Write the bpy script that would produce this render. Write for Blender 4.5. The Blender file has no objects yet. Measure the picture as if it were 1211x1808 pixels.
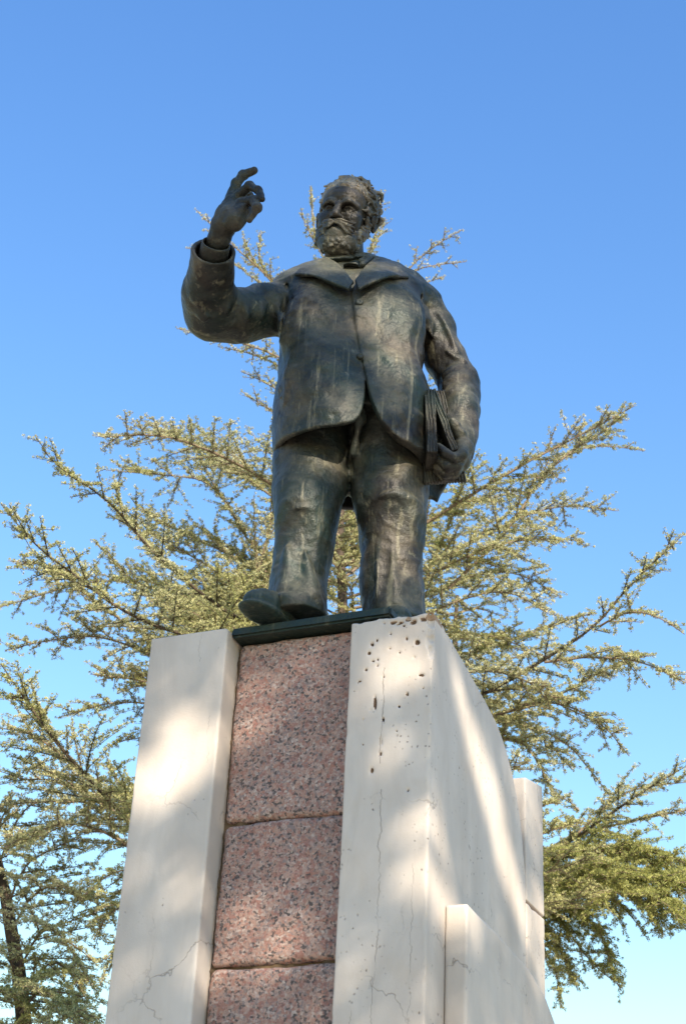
import bpy, bmesh, math, random
import numpy as np
from mathutils import Vector, Matrix

# ------------------------------------------------------------------ camera, sky, sun, exposure
scene = bpy.context.scene
cam_data = bpy.data.cameras.new('camera')
cam = bpy.data.objects.new('camera', cam_data)
scene.collection.objects.link(cam)
cam_data.sensor_fit = 'VERTICAL'
cam_data.sensor_height = 24.0
cam_data.lens = 36.92
cam_data.clip_start = 0.05
cam_data.clip_end = 1000.0
PITCH, ROLL = math.radians(30.6), math.radians(3.2)
fwv = Vector((0, math.cos(PITCH), math.sin(PITCH)))
r0 = Vector((1, 0, 0)); u0 = Vector((0, -math.sin(PITCH), math.cos(PITCH)))
rv = math.cos(ROLL) * r0 + math.sin(ROLL) * u0
uv = -math.sin(ROLL) * r0 + math.cos(ROLL) * u0
mw = Matrix.Identity(4)
for i in range(3):
    mw[i][0] = rv[i]; mw[i][1] = uv[i]; mw[i][2] = -fwv[i]
mw.translation = Vector((0, -5.3, 1.6))
cam.matrix_world = mw
scene.camera = cam
cam_data.dof.use_dof = True
cam_data.dof.focus_distance = 6.4
cam_data.dof.aperture_fstop = 4.0

SUN_EL, SUN_AZ = math.radians(28.0), math.radians(18.0)      # azimuth: to the right of straight behind the camera
SUN_DIR = np.array([math.sin(SUN_AZ) * math.cos(SUN_EL), -math.cos(SUN_AZ) * math.cos(SUN_EL), math.sin(SUN_EL)])
world = bpy.data.worlds.new('World')
scene.world = world
world.use_nodes = True
wn = world.node_tree.nodes; wl = world.node_tree.links
wn.clear()
sky = wn.new('ShaderNodeTexSky'); sky.sky_type = 'NISHITA'; sky.sun_disc = False
sky.sun_elevation = SUN_EL
sky.sun_rotation = math.pi - SUN_AZ
sky.air_density = 2.2; sky.dust_density = 0.1; sky.ozone_density = 6.0
bg = wn.new('ShaderNodeBackground'); bg.inputs['Strength'].default_value = 0.15
wo = wn.new('ShaderNodeOutputWorld')
hs = wn.new('ShaderNodeHueSaturation'); hs.inputs['Saturation'].default_value = 1.22; hs.inputs['Hue'].default_value = 0.5175; hs.inputs['Value'].default_value = 0.96
wl.new(sky.outputs[0], hs.inputs['Color']); wl.new(hs.outputs[0], bg.inputs['Color']); wl.new(bg.outputs[0], wo.inputs['Surface'])

sd = bpy.data.lights.new('sun', 'SUN'); sd.energy = 5.0; sd.angle = math.radians(0.53); sd.color = (1.0, 0.86, 0.68)
sun = bpy.data.objects.new('sun', sd); scene.collection.objects.link(sun)
sun.rotation_euler = Vector(SUN_DIR).to_track_quat('Z', 'Y').to_euler()
sun.location = tuple(SUN_DIR * 40)

scene.view_settings.view_transform = 'Standard'
scene.view_settings.look = 'None'
scene.view_settings.exposure = 0.95
scene.view_settings.gamma = 1.0
scene.view_settings.use_curve_mapping = False
scene.cycles.max_bounces = 6

random.seed(7)
RNG = np.random.default_rng(11)

# ------------------------------------------------------------------ object helpers
def link(o):
    scene.collection.objects.link(o); return o

def empty(name, loc, label, cat):
    o = link(bpy.data.objects.new(name, None))
    o.location = loc; o['label'] = label; o['category'] = cat
    o.empty_display_size = 0.2
    return o

def mesh_np(name, v, f, mat, parent=None, smooth=True, nv=4):
    """numpy vertices (n,3) and faces (m,nv) in world coordinates -> one mesh object"""
    me = bpy.data.meshes.new(name)
    v = np.asarray(v, np.float32); f = np.asarray(f, np.int32)
    if parent is not None:
        v = v - np.array(world_loc(parent), np.float32)
    me.vertices.add(len(v)); me.vertices.foreach_set('co', v.ravel())
    me.loops.add(f.size); me.loops.foreach_set('vertex_index', f.ravel())
    me.polygons.add(len(f))
    me.polygons.foreach_set('loop_start', np.arange(0, f.size, nv, dtype=np.int32))
    me.polygons.foreach_set('loop_total', np.full(len(f), nv, np.int32))
    me.polygons.foreach_set('use_smooth', np.full(len(f), smooth))
    me.update(calc_edges=True)
    me.validate()
    me.materials.append(mat)
    o = link(bpy.data.objects.new(name, me))
    if parent is not None:
        o.parent = parent
    return o

def world_loc(o):
    p = Vector((0, 0, 0))
    while o is not None:
        p += o.location; o = o.parent
    return p

# ------------------------------------------------------------------ implicit-surface modelling
def smin(a, b, k):
    if k <= 0:
        return np.minimum(a, b)
    h = np.clip(0.5 + 0.5 * (b - a) / k, 0, 1)
    return b * (1 - h) + a * h - k * h * (1 - h)

def smax(a, b, k):
    return -smin(-a, -b, k)

class Sculpt:
    """a signed-distance grid in some local frame"""
    def __init__(s, lo, hi, h):
        s.lo = np.array(lo, float); s.h = h
        n = np.ceil((np.array(hi) - s.lo) / h).astype(int) + 1
        s.n = n
        s.ax = [np.float32(s.lo[i] + h * np.arange(n[i])) for i in range(3)]
        s.D = np.full(tuple(n), 1.0, np.float32)
    def sl(s, lo, hi, pad):
        a = np.clip(np.floor((np.array(lo) - pad - s.lo) / s.h).astype(int), 0, s.n)
        b = np.clip(np.ceil((np.array(hi) + pad - s.lo) / s.h).astype(int) + 1, 0, s.n)
        return tuple(slice(a[i], b[i]) for i in range(3))
    def xyz(s, S):
        return (s.ax[0][S[0]][:, None, None], s.ax[1][S[1]][None, :, None], s.ax[2][S[2]][None, None, :])
    def op(s, fn, lo, hi, k, mode='add'):
        S = s.sl(lo, hi, k + 2 * s.h)
        if any(q.stop <= q.start for q in S):
            return
        X, Y, Z = s.xyz(S)
        d = fn(X, Y, Z)
        if mode == 'add':
            s.D[S] = smin(s.D[S], d, k)
        else:
            s.D[S] = smax(s.D[S], -d, k)
    # primitives
    def cone(s, a, b, ra, rb=None, k=0.02, mode='add', sc=(1, 1, 1)):
        rb = ra if rb is None else rb
        sc = np.array(sc, float)
        a = np.array(a, float); b = np.array(b, float)
        ba = (b - a) / sc; L = float(ba @ ba) + 1e-12
        r = max(ra, rb) * max(1, *sc)
        def fn(X, Y, Z):
            px, py, pz = (X - a[0]) / sc[0], (Y - a[1]) / sc[1], (Z - a[2]) / sc[2]
            t = np.clip((px * ba[0] + py * ba[1] + pz * ba[2]) / L, 0, 1)
            return np.sqrt((px - ba[0] * t) ** 2 + (py - ba[1] * t) ** 2 + (pz - ba[2] * t) ** 2) - (ra + (rb - ra) * t)
        s.op(fn, np.minimum(a, b) - r, np.maximum(a, b) + r, k, mode)
    def tube(s, pts, rad, k=0.02, mode='add'):
        if not hasattr(rad, '__len__'):
            rad = [rad] * len(pts)
        for i in range(len(pts) - 1):
            s.cone(pts[i], pts[i + 1], rad[i], rad[i + 1], k, mode)
    def fold(s, pts, A, w):
        """soft ridge (A > 0) or groove (A < 0) along a polyline, fading at both ends"""
        pts = np.array(pts, float)
        pts = smooth_poly(pts, 2, False) if len(pts) > 2 else pts
        S = s.sl(pts.min(0) - 2.4 * w, pts.max(0) + 2.4 * w, 0)
        if any(q.stop <= q.start for q in S): return
        X, Y, Z = s.xyz(S)
        L = np.concatenate([[0], np.cumsum(np.linalg.norm(np.diff(pts, axis=0), axis=1))]); T = L[-1]
        best = None
        for i in range(len(pts) - 1):
            p, e = pts[i], pts[i + 1] - pts[i]; l2 = float(e @ e) + 1e-12
            t = np.clip(((X - p[0]) * e[0] + (Y - p[1]) * e[1] + (Z - p[2]) * e[2]) / l2, 0, 1)
            d2 = (X - p[0] - e[0] * t) ** 2 + (Y - p[1] - e[1] * t) ** 2 + (Z - p[2] - e[2] * t) ** 2
            u = (L[i] + t * math.sqrt(l2)) / T
            if best is None: best, U = d2, u
            else:
                m = d2 < best; best = np.where(m, d2, best); U = np.where(m, u, U)
        s.D[S] -= (A * np.exp(-best / w ** 2) * np.sqrt(np.clip(4 * U * (1 - U), 0, 1))).astype(np.float32)
    def ell(s, c, r, k=0.02, mode='add', R=None):
        c = np.array(c, float); r = np.array(r, float)
        Rm = np.eye(3) if R is None else np.array(R)
        m = float(r.max()) if R is not None else r
        def fn(X, Y, Z):
            x, y, z = X - c[0], Y - c[1], Z - c[2]
            if R is not None:
                x, y, z = (Rm[0, 0] * x + Rm[1, 0] * y + Rm[2, 0] * z, Rm[0, 1] * x + Rm[1, 1] * y + Rm[2, 1] * z,
                           Rm[0, 2] * x + Rm[1, 2] * y + Rm[2, 2] * z)
            k0 = np.sqrt((x / r[0]) ** 2 + (y / r[1]) ** 2 + (z / r[2]) ** 2)
            k1 = np.sqrt((x / r[0] ** 2) ** 2 + (y / r[1] ** 2) ** 2 + (z / r[2] ** 2) ** 2) + 1e-6
            return k0 * (k0 - 1) / k1
        s.op(fn, c - m, c + m, k, mode)
    def box(s, c, hs, R=None, rnd=0.005, k=0.0, mode='add'):
        c = np.array(c, float); hs = np.array(hs, float)
        Rm = np.eye(3) if R is None else np.array(R)
        ext = np.abs(Rm) @ hs
        def fn(X, Y, Z):
            x, y, z = X - c[0], Y - c[1], Z - c[2]
            if R is not None:
                x, y, z = (Rm[0, 0] * x + Rm[1, 0] * y + Rm[2, 0] * z, Rm[0, 1] * x + Rm[1, 1] * y + Rm[2, 1] * z,
                           Rm[0, 2] * x + Rm[1, 2] * y + Rm[2, 2] * z)
            qx, qy, qz = np.abs(x) - hs[0] + rnd, np.abs(y) - hs[1] + rnd, np.abs(z) - hs[2] + rnd
            out = np.sqrt(np.maximum(qx, 0) ** 2 + np.maximum(qy, 0) ** 2 + np.maximum(qz, 0) ** 2)
            return out + np.minimum(np.maximum(np.maximum(qx, qy), qz), 0) - rnd
        s.op(fn, c - ext, c + ext, k, mode)
    def noise(s, scale, amp, seed, oct=2, band=0.05):
        """add coherent noise to the field (evaluated by separable interpolation of a random lattice)"""
        r = np.random.default_rng(seed)
        for o in range(oct):
            sc = scale / 2 ** o; am = amp / 2 ** o
            s.D += am * lattice(s.ax, sc, r)
    def wrinkles(s, sc, amp, seed, mask=1.0):
        r = np.random.default_rng(seed)
        n = lattice(s.ax, sc, r) + 0.35 * lattice(s.ax, [q * 0.45 for q in sc], r)
        s.D -= (amp * mask * (np.clip(1 - np.abs(n) * 2.4, 0, 1) ** 1.5)).astype(np.float32)
    def mesh(s):
        D = s.D; n = D.shape
        I = (D < 0)
        c = np.zeros((n[0] - 1, n[1] - 1, n[2] - 1), np.int8)
        offs = [(i, j, k) for i in (0, 1) for j in (0, 1) for k in (0, 1)]
        for (i, j, k) in offs:
            c += I[i:n[0] - 1 + i, j:n[1] - 1 + j, k:n[2] - 1 + k]
        idx = np.argwhere((c > 0) & (c < 8))
        vals = np.stack([D[idx[:, 0] + i, idx[:, 1] + j, idx[:, 2] + k] for (i, j, k) in offs], 1).astype(np.float64)
        co = np.array(offs, float)
        acc = np.zeros((len(idx), 3)); cnt = np.zeros(len(idx))
        for a in range(8):
            for b in range(a + 1, 8):
                if np.abs(co[a] - co[b]).sum() == 1:
                    m = (vals[:, a] < 0) != (vals[:, b] < 0)
                    t = np.where(m, vals[:, a] / (vals[:, a] - vals[:, b] + 1e-20), 0)
                    p = co[a] + t[:, None] * (co[b] - co[a])
                    acc += np.where(m[:, None], p, 0); cnt += m
        v = s.lo + s.h * (idx + acc / cnt[:, None])
        gid = np.full(c.shape, -1, np.int32)
        gid[idx[:, 0], idx[:, 1], idx[:, 2]] = np.arange(len(idx))
        faces = []
        for ax in range(3):
            u, w = (ax + 1) % 3, (ax + 2) % 3
            A = I.take(range(0, n[ax] - 1), ax); B = I.take(range(1, n[ax]), ax)
            e = np.argwhere(A != B)
            e = e[(e[:, u] > 0) & (e[:, w] > 0) & (e[:, u] < n[u] - 1) & (e[:, w] < n[w] - 1)]
            ins = A[e[:, 0], e[:, 1], e[:, 2]]
            def g(du, dw):
                q = e.copy(); q[:, u] += du; q[:, w] += dw
                return gid[q[:, 0], q[:, 1], q[:, 2]]
            f = np.stack([g(-1, -1), g(0, -1), g(0, 0), g(-1, 0)], 1)
            f[~ins] = f[~ins][:, ::-1]
            faces.append(f)
        return v, np.concatenate(faces)

def lattice(ax, sc, r):
    mats, dims = [], []
    sc = sc if hasattr(sc, '__len__') else (sc,) * 3
    for a, s1 in zip(ax, sc):
        p = (a - a[0]) / s1 + 0.37
        nl = int(p[-1]) + 3
        i = np.floor(p).astype(int); t = p - i; t = t * t * (3 - 2 * t)
        M = np.zeros((len(a), nl), np.float32)
        M[np.arange(len(a)), i] = 1 - t; M[np.arange(len(a)), i + 1] = t
        mats.append(M); dims.append(nl)
    L = r.uniform(-1, 1, dims).astype(np.float32)
    T = np.tensordot(mats[0], L, (1, 0))
    T = np.tensordot(T, mats[1], (1, 1))          # x, zl, y
    T = np.tensordot(T, mats[2], (1, 1))          # x, y, z
    return T

def poly_sd(px, pz, poly):
    """signed distance to a 2-D polygon, negative inside"""
    poly = np.array(poly, float)
    d = np.full(np.broadcast(px, pz).shape, 1e9); inside = np.zeros(d.shape, bool)
    for i in range(len(poly)):
        a, b = poly[i], poly[(i + 1) % len(poly)]
        e = b - a
        wx, wz = px - a[0], pz - a[1]
        t = np.clip((wx * e[0] + wz * e[1]) / (e @ e + 1e-12), 0, 1)
        d = np.minimum(d, (wx - e[0] * t) ** 2 + (wz - e[1] * t) ** 2)
        c = ((a[1] > pz) != (b[1] > pz)) & (px < e[0] * (pz - a[1]) / (e[1] + 1e-12) + a[0])
        inside ^= c
    return np.where(inside, -np.sqrt(d), np.sqrt(d)).astype(np.float32)

def smooth_poly(poly, it=2, closed=True):
    p = np.array(poly, float)
    for _ in range(it):
        if closed:
            q = np.roll(p, -1, 0)
            p = np.stack([0.75 * p + 0.25 * q, 0.25 * p + 0.75 * q], 1).reshape(-1, p.shape[1])
        else:
            q = np.stack([0.75 * p[:-1] + 0.25 * p[1:], 0.25 * p[:-1] + 0.75 * p[1:]], 1).reshape(-1, p.shape[1])
            p = np.concatenate([p[:1], q, p[-1:]])
    return p

# ------------------------------------------------------------------ materials
class Mat:
    def __init__(s, name):
        s.m = bpy.data.materials.new(name); s.m.use_nodes = True
        s.t = s.m.node_tree; s.n = s.t.nodes; s.l = s.t.links
        s.b = s.n['Principled BSDF']
        s.tc = s.n.new('ShaderNodeTexCoord'); s.co = s.tc.outputs['Object']
        g = s.n.new('ShaderNodeNewGeometry'); s.geo = g; s.pos = g.outputs['Position']
    def sock(s, node, key, v):
        i = node.inputs[key]
        if hasattr(v, 'is_linked') or isinstance(v, bpy.types.NodeSocket):
            s.l.new(v, i)
        else:
            i.default_value = v
    def math(s, op, a, b=0.0, c=None, clamp=False):
        n = s.n.new('ShaderNodeMath'); n.operation = op; n.use_clamp = clamp
        s.sock(n, 0, a); s.sock(n, 1, b)
        if c is not None: s.sock(n, 2, c)
        return n.outputs[0]
    def mapping(s, vec, scale):
        n = s.n.new('ShaderNodeVectorMath'); n.operation = 'MULTIPLY'
        s.l.new(vec, n.inputs[0]); n.inputs[1].default_value = scale
        return n.outputs[0]
    def noise(s, vec, scale, detail=4, rough=0.55, dist=0.0, color=False):
        n = s.n.new('ShaderNodeTexNoise'); s.l.new(vec, n.inputs['Vector'])
        n.inputs['Scale'].default_value = scale; n.inputs['Detail'].default_value = detail
        n.inputs['Roughness'].default_value = rough; n.inputs['Distortion'].default_value = dist
        return n.outputs['Color' if color else 'Fac']
    def voro(s, vec, scale, feature='F1', out='Distance', rnd=1.0):
        n = s.n.new('ShaderNodeTexVoronoi'); n.feature = feature; s.l.new(vec, n.inputs['Vector'])
        n.inputs['Scale'].default_value = scale; n.inputs['Randomness'].default_value = rnd
        return n.outputs[out]
    def ramp(s, fac, stops, interp='LINEAR'):
        n = s.n.new('ShaderNodeValToRGB'); s.l.new(fac, n.inputs[0]); r = n.color_ramp; r.interpolation = interp
        while len(r.elements) < len(stops): r.elements.new(0.5)
        for e, (p, c) in zip(r.elements, stops):
            e.position = p
            e.color = (*c, 1) if hasattr(c, '__len__') else (c, c, c, 1)
        return n.outputs[0]
    def mix(s, fac, a, b, mode='MIX'):
        n = s.n.new('ShaderNodeMix'); n.data_type = 'RGBA'; n.blend_type = mode
        s.sock(n, 0, fac)
        for i, v in ((6, a), (7, b)):
            s.sock(n, i, (*v, 1) if isinstance(v, tuple) and len(v) == 3 else v)
        return n.outputs[2]
    def add(s, vec, v):
        n = s.n.new('ShaderNodeVectorMath'); n.operation = 'ADD'; s.l.new(vec, n.inputs[0]); s.sock(n, 1, v)
        return n.outputs[0]
    def xyz(s, vec):
        n = s.n.new('ShaderNodeSeparateXYZ'); s.l.new(vec, n.inputs[0]); return n.outputs
    def bump(s, h, strength, dist, normal=None):
        n = s.n.new('ShaderNodeBump'); n.inputs['Strength'].default_value = strength; n.inputs['Distance'].default_value = dist
        s.l.new(h, n.inputs['Height'])
        if normal is not None: s.l.new(normal, n.inputs['Normal'])
        s.l.new(n.outputs[0], s.b.inputs['Normal']); return n.outputs[0]
    def set(s, **kw):
        for k, v in kw.items():
            key = {'color': 'Base Color', 'rough': 'Roughness', 'metal': 'Metallic', 'spec': 'Specular IOR Level'}[k]
            s.sock(s.b, key, (*v, 1) if isinstance(v, tuple) and len(v) == 3 else v)

def bronze_mat(name, green=0.35, pale=1.0, lift=1.0):
    m = Mat(name)
    big = m.noise(m.pos, 5.0, 6, 0.6, 0.4)
    fine = m.noise(m.pos, 60.0, 4, 0.65)
    drip = m.noise(m.mapping(m.pos, (26.0, 26.0, 1.6)), 1.0, 4, 0.6, 0.3)
    drip2 = m.noise(m.mapping(m.pos, (60.0, 60.0, 4.0)), 1.0, 3, 0.6, 0.2)
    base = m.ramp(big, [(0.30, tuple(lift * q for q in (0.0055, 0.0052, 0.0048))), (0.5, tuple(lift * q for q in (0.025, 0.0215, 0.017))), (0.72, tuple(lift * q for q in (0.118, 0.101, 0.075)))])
    gmask = m.ramp(m.noise(m.add(m.pos, (3.1, 1.7, 0.4)), 3.2, 5, 0.6, 0.6), [(0.5 - green * 0.3, 0.0), (0.78 - green * 0.3, 1.0)])
    c = m.mix(m.math('MULTIPLY', gmask, 0.85), base, (0.015, 0.036, 0.031))
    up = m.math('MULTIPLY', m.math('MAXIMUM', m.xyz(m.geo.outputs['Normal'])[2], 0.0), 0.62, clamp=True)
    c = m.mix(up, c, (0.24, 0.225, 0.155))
    sp = m.ramp(m.math('ADD', m.math('MULTIPLY', drip, 0.65), m.math('MULTIPLY', drip2, 0.35)), [(0.55, 0.0), (0.66, 1.0)])
    c = m.mix(m.math('MULTIPLY', sp, 0.50 * pale), c, (0.24, 0.225, 0.155))
    pat = m.ramp(m.noise(m.add(m.pos, (9.0, 0, 2.0)), 17.0, 6, 0.7, 0.5), [(0.62, 0.0), (0.74, 1.0)])
    c = m.mix(m.math('MULTIPLY', pat, 0.55 * pale), c, (0.26, 0.25, 0.17))
    c = m.mix(m.ramp(fine, [(0.4, 0.0), (0.7, 0.4)]), c, (0.014, 0.013, 0.012))
    m.set(color=c, metal=0.2, rough=m.ramp(big, [(0.3, 0.40), (0.7, 0.58)]), spec=0.38)
    h = m.math('ADD', m.math('MULTIPLY', fine, 0.35), m.noise(m.pos, 22.0, 5, 0.6))
    m.bump(h, 0.6, 0.013)
    return m.m

def crack_lines(m, z, al, lines):
    """thin wandering vertical cracks: (along, z0, z1, amp, width, seed)"""
    tot = None
    for (a0, z0, z1, amp, w, sd) in lines:
        cmb = m.n.new('ShaderNodeCombineXYZ'); m.l.new(z, cmb.inputs[2]); cmb.inputs[0].default_value = sd * 3.7
        wob = m.math('ADD', m.math('MULTIPLY', m.math('SUBTRACT', m.noise(cmb.outputs[0], 5.0, 6, 0.72), 0.5), amp), a0)
        d = m.math('ABSOLUTE', m.math('SUBTRACT', al, wob))
        wv = m.math('MULTIPLY', m.ramp(m.noise(cmb.outputs[0], 14.0, 2), [(0.35, 0.15), (0.62, 1.0)]), w)
        inside = m.math('SUBTRACT', 1.0, m.math('DIVIDE', d, wv), clamp=True)
        r = m.math('MULTIPLY', m.math('GREATER_THAN', z, z0), m.math('LESS_THAN', z, z1))
        v = m.math('MULTIPLY', inside, r)
        tot = v if tot is None else m.math('MAXIMUM', tot, v)
    return tot

BETA = math.radians(24)
DR = np.array([math.cos(BETA), -math.sin(BETA), 0.0])      # along the pedestal front, to the right
DN = np.array([math.sin(BETA), math.cos(BETA), 0.0])       # into the pedestal
P0 = np.array([0.32983, -0.45, 0.0])                       # front right corner of the pedestal

def marble_mat(name, pits, lines):
    m = Mat(name)
    al = m.n.new('ShaderNodeVectorMath'); al.operation = 'DOT_PRODUCT'
    m.l.new(m.add(m.pos, tuple(-P0)), al.inputs[0]); al.inputs[1].default_value = tuple(DR)
    al = al.outputs['Value']
    z = m.xyz(m.pos)[2]
    big = m.noise(m.mapping(m.pos, (2.2, 2.2, 0.9)), 1.6, 5, 0.55, 0.5)
    c = m.ramp(big, [(0.3, (0.465, 0.408, 0.358)), (0.5, (0.535, 0.478, 0.422)), (0.7, (0.605, 0.550, 0.495))])
    st = m.noise(m.mapping(m.pos, (11, 11, 2.0)), 1.0, 5, 0.65, 0.8)
    c = m.mix(m.ramp(st, [(0.5, 0.0), (0.75, 0.36)]), c, (0.40, 0.355, 0.31))
    blot = m.noise(m.add(m.pos, (5, 2, 1)), 4.5, 6, 0.65, 0.4)
    c = m.mix(m.ramp(blot, [(0.55, 0.0), (0.78, 0.38)]), c, (0.46, 0.365, 0.265))
    oi = m.n.new('ShaderNodeObjectInfo')
    shift = m.n.new('ShaderNodeCombineXYZ'); m.l.new(m.math('MULTIPLY', oi.outputs['Random'], 23.0), shift.inputs[1])
    wv = m.add(m.add(m.pos, shift.outputs[0]), m.mapping(m.noise(m.pos, 7.0, 4, 0.6, 0, True), (0.22, 0.22, 0.22)))
    e = m.voro(wv, 2.6, 'DISTANCE_TO_EDGE')
    hair = m.ramp(e, [(0.0, 1.0), (0.010, 0.0)])
    hair = m.math('MULTIPLY', hair, m.ramp(m.noise(m.pos, 2.6, 2), [(0.50, 0.0), (0.62, 1.0)]))
    cr = crack_lines(m, z, al, lines)
    sp = m.voro(m.add(m.pos, m.mapping(m.noise(m.pos, 40.0, 2, 0.5, 0, True), (0.012, 0.012, 0.02))), 42.0, 'F1')
    spr = m.math('MULTIPLY', m.ramp(sp, [(0.08, 1.0), (0.20, 0.0)]), m.ramp(m.noise(m.add(m.pos, (1, 7, 3)), 5.0, 3), [(0.62 - 0.12 * pits, 0.0), (0.74 - 0.12 * pits, 1.0)]))
    dark = m.math('MAXIMUM', m.math('MAXIMUM', m.math('MULTIPLY', hair, 0.55), m.math('MULTIPLY', cr, 0.6)), m.math('MULTIPLY', spr, 0.75))
    c = m.mix(dark, c, (0.085, 0.06, 0.042))
    fine = m.noise(m.pos, 130.0, 4, 0.7)
    m.set(color=c, rough=0.62, spec=0.35)
    h = m.math('SUBTRACT', m.math('ADD', m.math('MULTIPLY', fine, 0.25), m.math('MULTIPLY', m.noise(m.pos, 18, 4), 0.5)), dark)
    m.bump(h, 0.35, 0.008)
    return m.m

def granite_mat():
    m = Mat('pink_granite')
    w = m.add(m.pos, m.mapping(m.noise(m.pos, 70.0, 4, 0.7, 0, True), (0.026, 0.026, 0.020)))
    cell = m.xyz(m.voro(w, 118.0, 'F1', 'Color'))[0]
    c = m.ramp(cell, [(0.0, (0.055, 0.050, 0.052)), (0.10, (0.10, 0.09, 0.095)), (0.16, (0.30, 0.25, 0.25)), (0.30, (0.46, 0.33, 0.285)),
                      (0.50, (0.52, 0.34, 0.28)), (0.66, (0.44, 0.235, 0.185)), (0.82, (0.56, 0.44, 0.40)), (0.94, (0.64, 0.56, 0.52))], 'CONSTANT')
    big = m.xyz(m.voro(m.add(w, (2, 3, 1)), 60.0, 'F1', 'Color'))[1]
    c = m.mix(m.ramp(big, [(0.86, 0.0), (0.87, 0.6)], 'CONSTANT'), c, (0.40, 0.165, 0.13))
    f = m.noise(m.pos, 170.0, 3, 0.6)
    c = m.mix(m.ramp(f, [(0.58, 0.0), (0.66, 0.75)]), c, (0.075, 0.07, 0.075))
    c = m.mix(m.ramp(m.noise(m.add(m.pos, (3, 3, 3)), 120.0, 2), [(0.60, 0.0), (0.68, 0.6)]), c, (0.66, 0.58, 0.54))
    tone = m.noise(m.pos, 3.2, 5, 0.65)
    c = m.mix(m.ramp(tone, [(0.35, 0.0), (0.72, 0.5)]), c, (0.15, 0.085, 0.068))
    c = m.mix(1.0, c, (0.86, 0.79, 0.74), 'MULTIPLY')
    c = m.mix(0.16, c, (0.20, 0.185, 0.175))
    m.set(color=c, rough=0.72, spec=0.35)
    m.bump(m.math('ADD', m.noise(m.pos, 90, 4, 0.65), m.math('MULTIPLY', cell, 0.3)), 0.5, 0.006)
    return m.m

def plain_mat(name, c1, c2, scale, rough=0.8, bump=0.4, dist=0.01):
    m = Mat(name)
    n = m.noise(m.pos, scale, 6, 0.62, 0.3)
    m.set(color=m.ramp(n, [(0.3, c1), (0.7, c2)]), rough=rough, spec=0.3)
    m.bump(m.noise(m.pos, scale * 3, 5, 0.6), bump, dist)
    return m.m

def needle_mat(name, tip, mid, dark):
    m = Mat(name)
    n = m.noise(m.pos, 1.1, 3, 0.6)
    ri = m.geo.outputs['Random Per Island']
    c = m.mix(m.ramp(n, [(0.35, 0.0), (0.65, 1.0)]), mid, tip)
    c = m.mix(m.ramp(ri, [(0.0, 1.0), (0.55, 0.0)]), c, dark)
    c = m.mix(m.ramp(m.noise(m.pos, 9.0, 3, 0.6), [(0.50, 0.0), (0.70, 0.55)]), c, dark)
    m.set(color=c, rough=0.55, spec=0.3)
    tr = m.n.new('ShaderNodeBsdfTranslucent'); m.l.new(c, tr.inputs['Color'])
    mx = m.n.new('ShaderNodeMixShader'); mx.inputs[0].default_value = 0.32
    out = m.n['Material Output']
    m.l.new(m.b.outputs[0], mx.inputs[1]); m.l.new(tr.outputs[0], mx.inputs[2]); m.l.new(mx.outputs[0], out.inputs['Surface'])
    return m.m

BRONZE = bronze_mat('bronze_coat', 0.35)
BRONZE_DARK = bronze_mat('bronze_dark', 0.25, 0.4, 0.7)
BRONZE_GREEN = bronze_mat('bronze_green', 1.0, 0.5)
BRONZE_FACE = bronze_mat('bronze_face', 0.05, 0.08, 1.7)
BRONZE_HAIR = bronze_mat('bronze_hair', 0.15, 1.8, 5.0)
MARBLE_L = marble_mat('pale_marble', 0.0, [(-0.90, 4.02, 4.13, 0.14, 0.0018, 1.0), (-0.83, 3.62, 3.80, 0.10, 0.0018, 2.0)])
MARBLE_R = marble_mat('pitted_marble', 1.0, [(-0.165, 2.3, 3.46, 0.11, 0.0026, 3.0), (-0.05, 2.3, 3.2, 0.10, 0.002, 4.0), (-0.175, 3.55, 3.90, 0.05, 0.004, 5.0), (-0.245, 2.3, 2.75, 0.08, 0.003, 6.0)])
GRANITE = granite_mat()
CRUST = plain_mat('broken_stone_crust', (0.20, 0.13, 0.085), (0.42, 0.31, 0.23), 40.0)
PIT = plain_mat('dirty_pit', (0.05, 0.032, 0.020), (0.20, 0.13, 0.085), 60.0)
MORTAR = plain_mat('brown_mortar', (0.05, 0.035, 0.022), (0.19, 0.125, 0.07), 14.0)
CORE = plain_mat('rubble_core', (0.16, 0.13, 0.10), (0.30, 0.25, 0.20), 9.0)
BARK = plain_mat('cedar_bark', (0.035, 0.027, 0.021), (0.12, 0.088, 0.064), 26.0, 0.9, 0.8)
TWIG = plain_mat('cedar_twig', (0.13, 0.095, 0.065), (0.27, 0.205, 0.145), 30.0, 0.85)
NEEDLE = needle_mat('cedar_needles', (0.66, 0.63, 0.39), (0.51, 0.50, 0.19), (0.13, 0.155, 0.055))
NEEDLE_G = needle_mat('cedar_needles_green', (0.46, 0.46, 0.17), (0.40, 0.40, 0.12), (0.14, 0.17, 0.055))
LEAF = needle_mat('shade_tree_leaves', (0.12, 0.13, 0.06), (0.09, 0.11, 0.045), (0.05, 0.06, 0.03))

# ------------------------------------------------------------------ ground
def make_ground():
    m = Mat('pale_gravel')
    n = m.noise(m.pos, 0.6, 6, 0.6, 0.3); v = m.voro(m.pos, 38.0)
    m.set(color=m.mix(m.math('MULTIPLY', v, 0.5), m.ramp(n, [(0.3, (0.40, 0.33, 0.25)), (0.7, (0.50, 0.43, 0.34))]), (0.22, 0.18, 0.14)), rough=0.9)
    m.bump(v, 0.5, 0.01)
    R = 400.0
    o = mesh_np('ground', [(-R, -R, 0), (R, -R, 0), (R, R, 0), (-R, R, 0)], [[0, 1, 2, 3]], m.m, None, False)
    o['kind'] = 'structure'; o['label'] = 'pale gravel ground round the monument'
make_ground()

# ------------------------------------------------------------------ pedestal
def ped(al, dp, z):
    return P0 + DR * al + DN * dp + np.array([0, 0, z])

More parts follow.
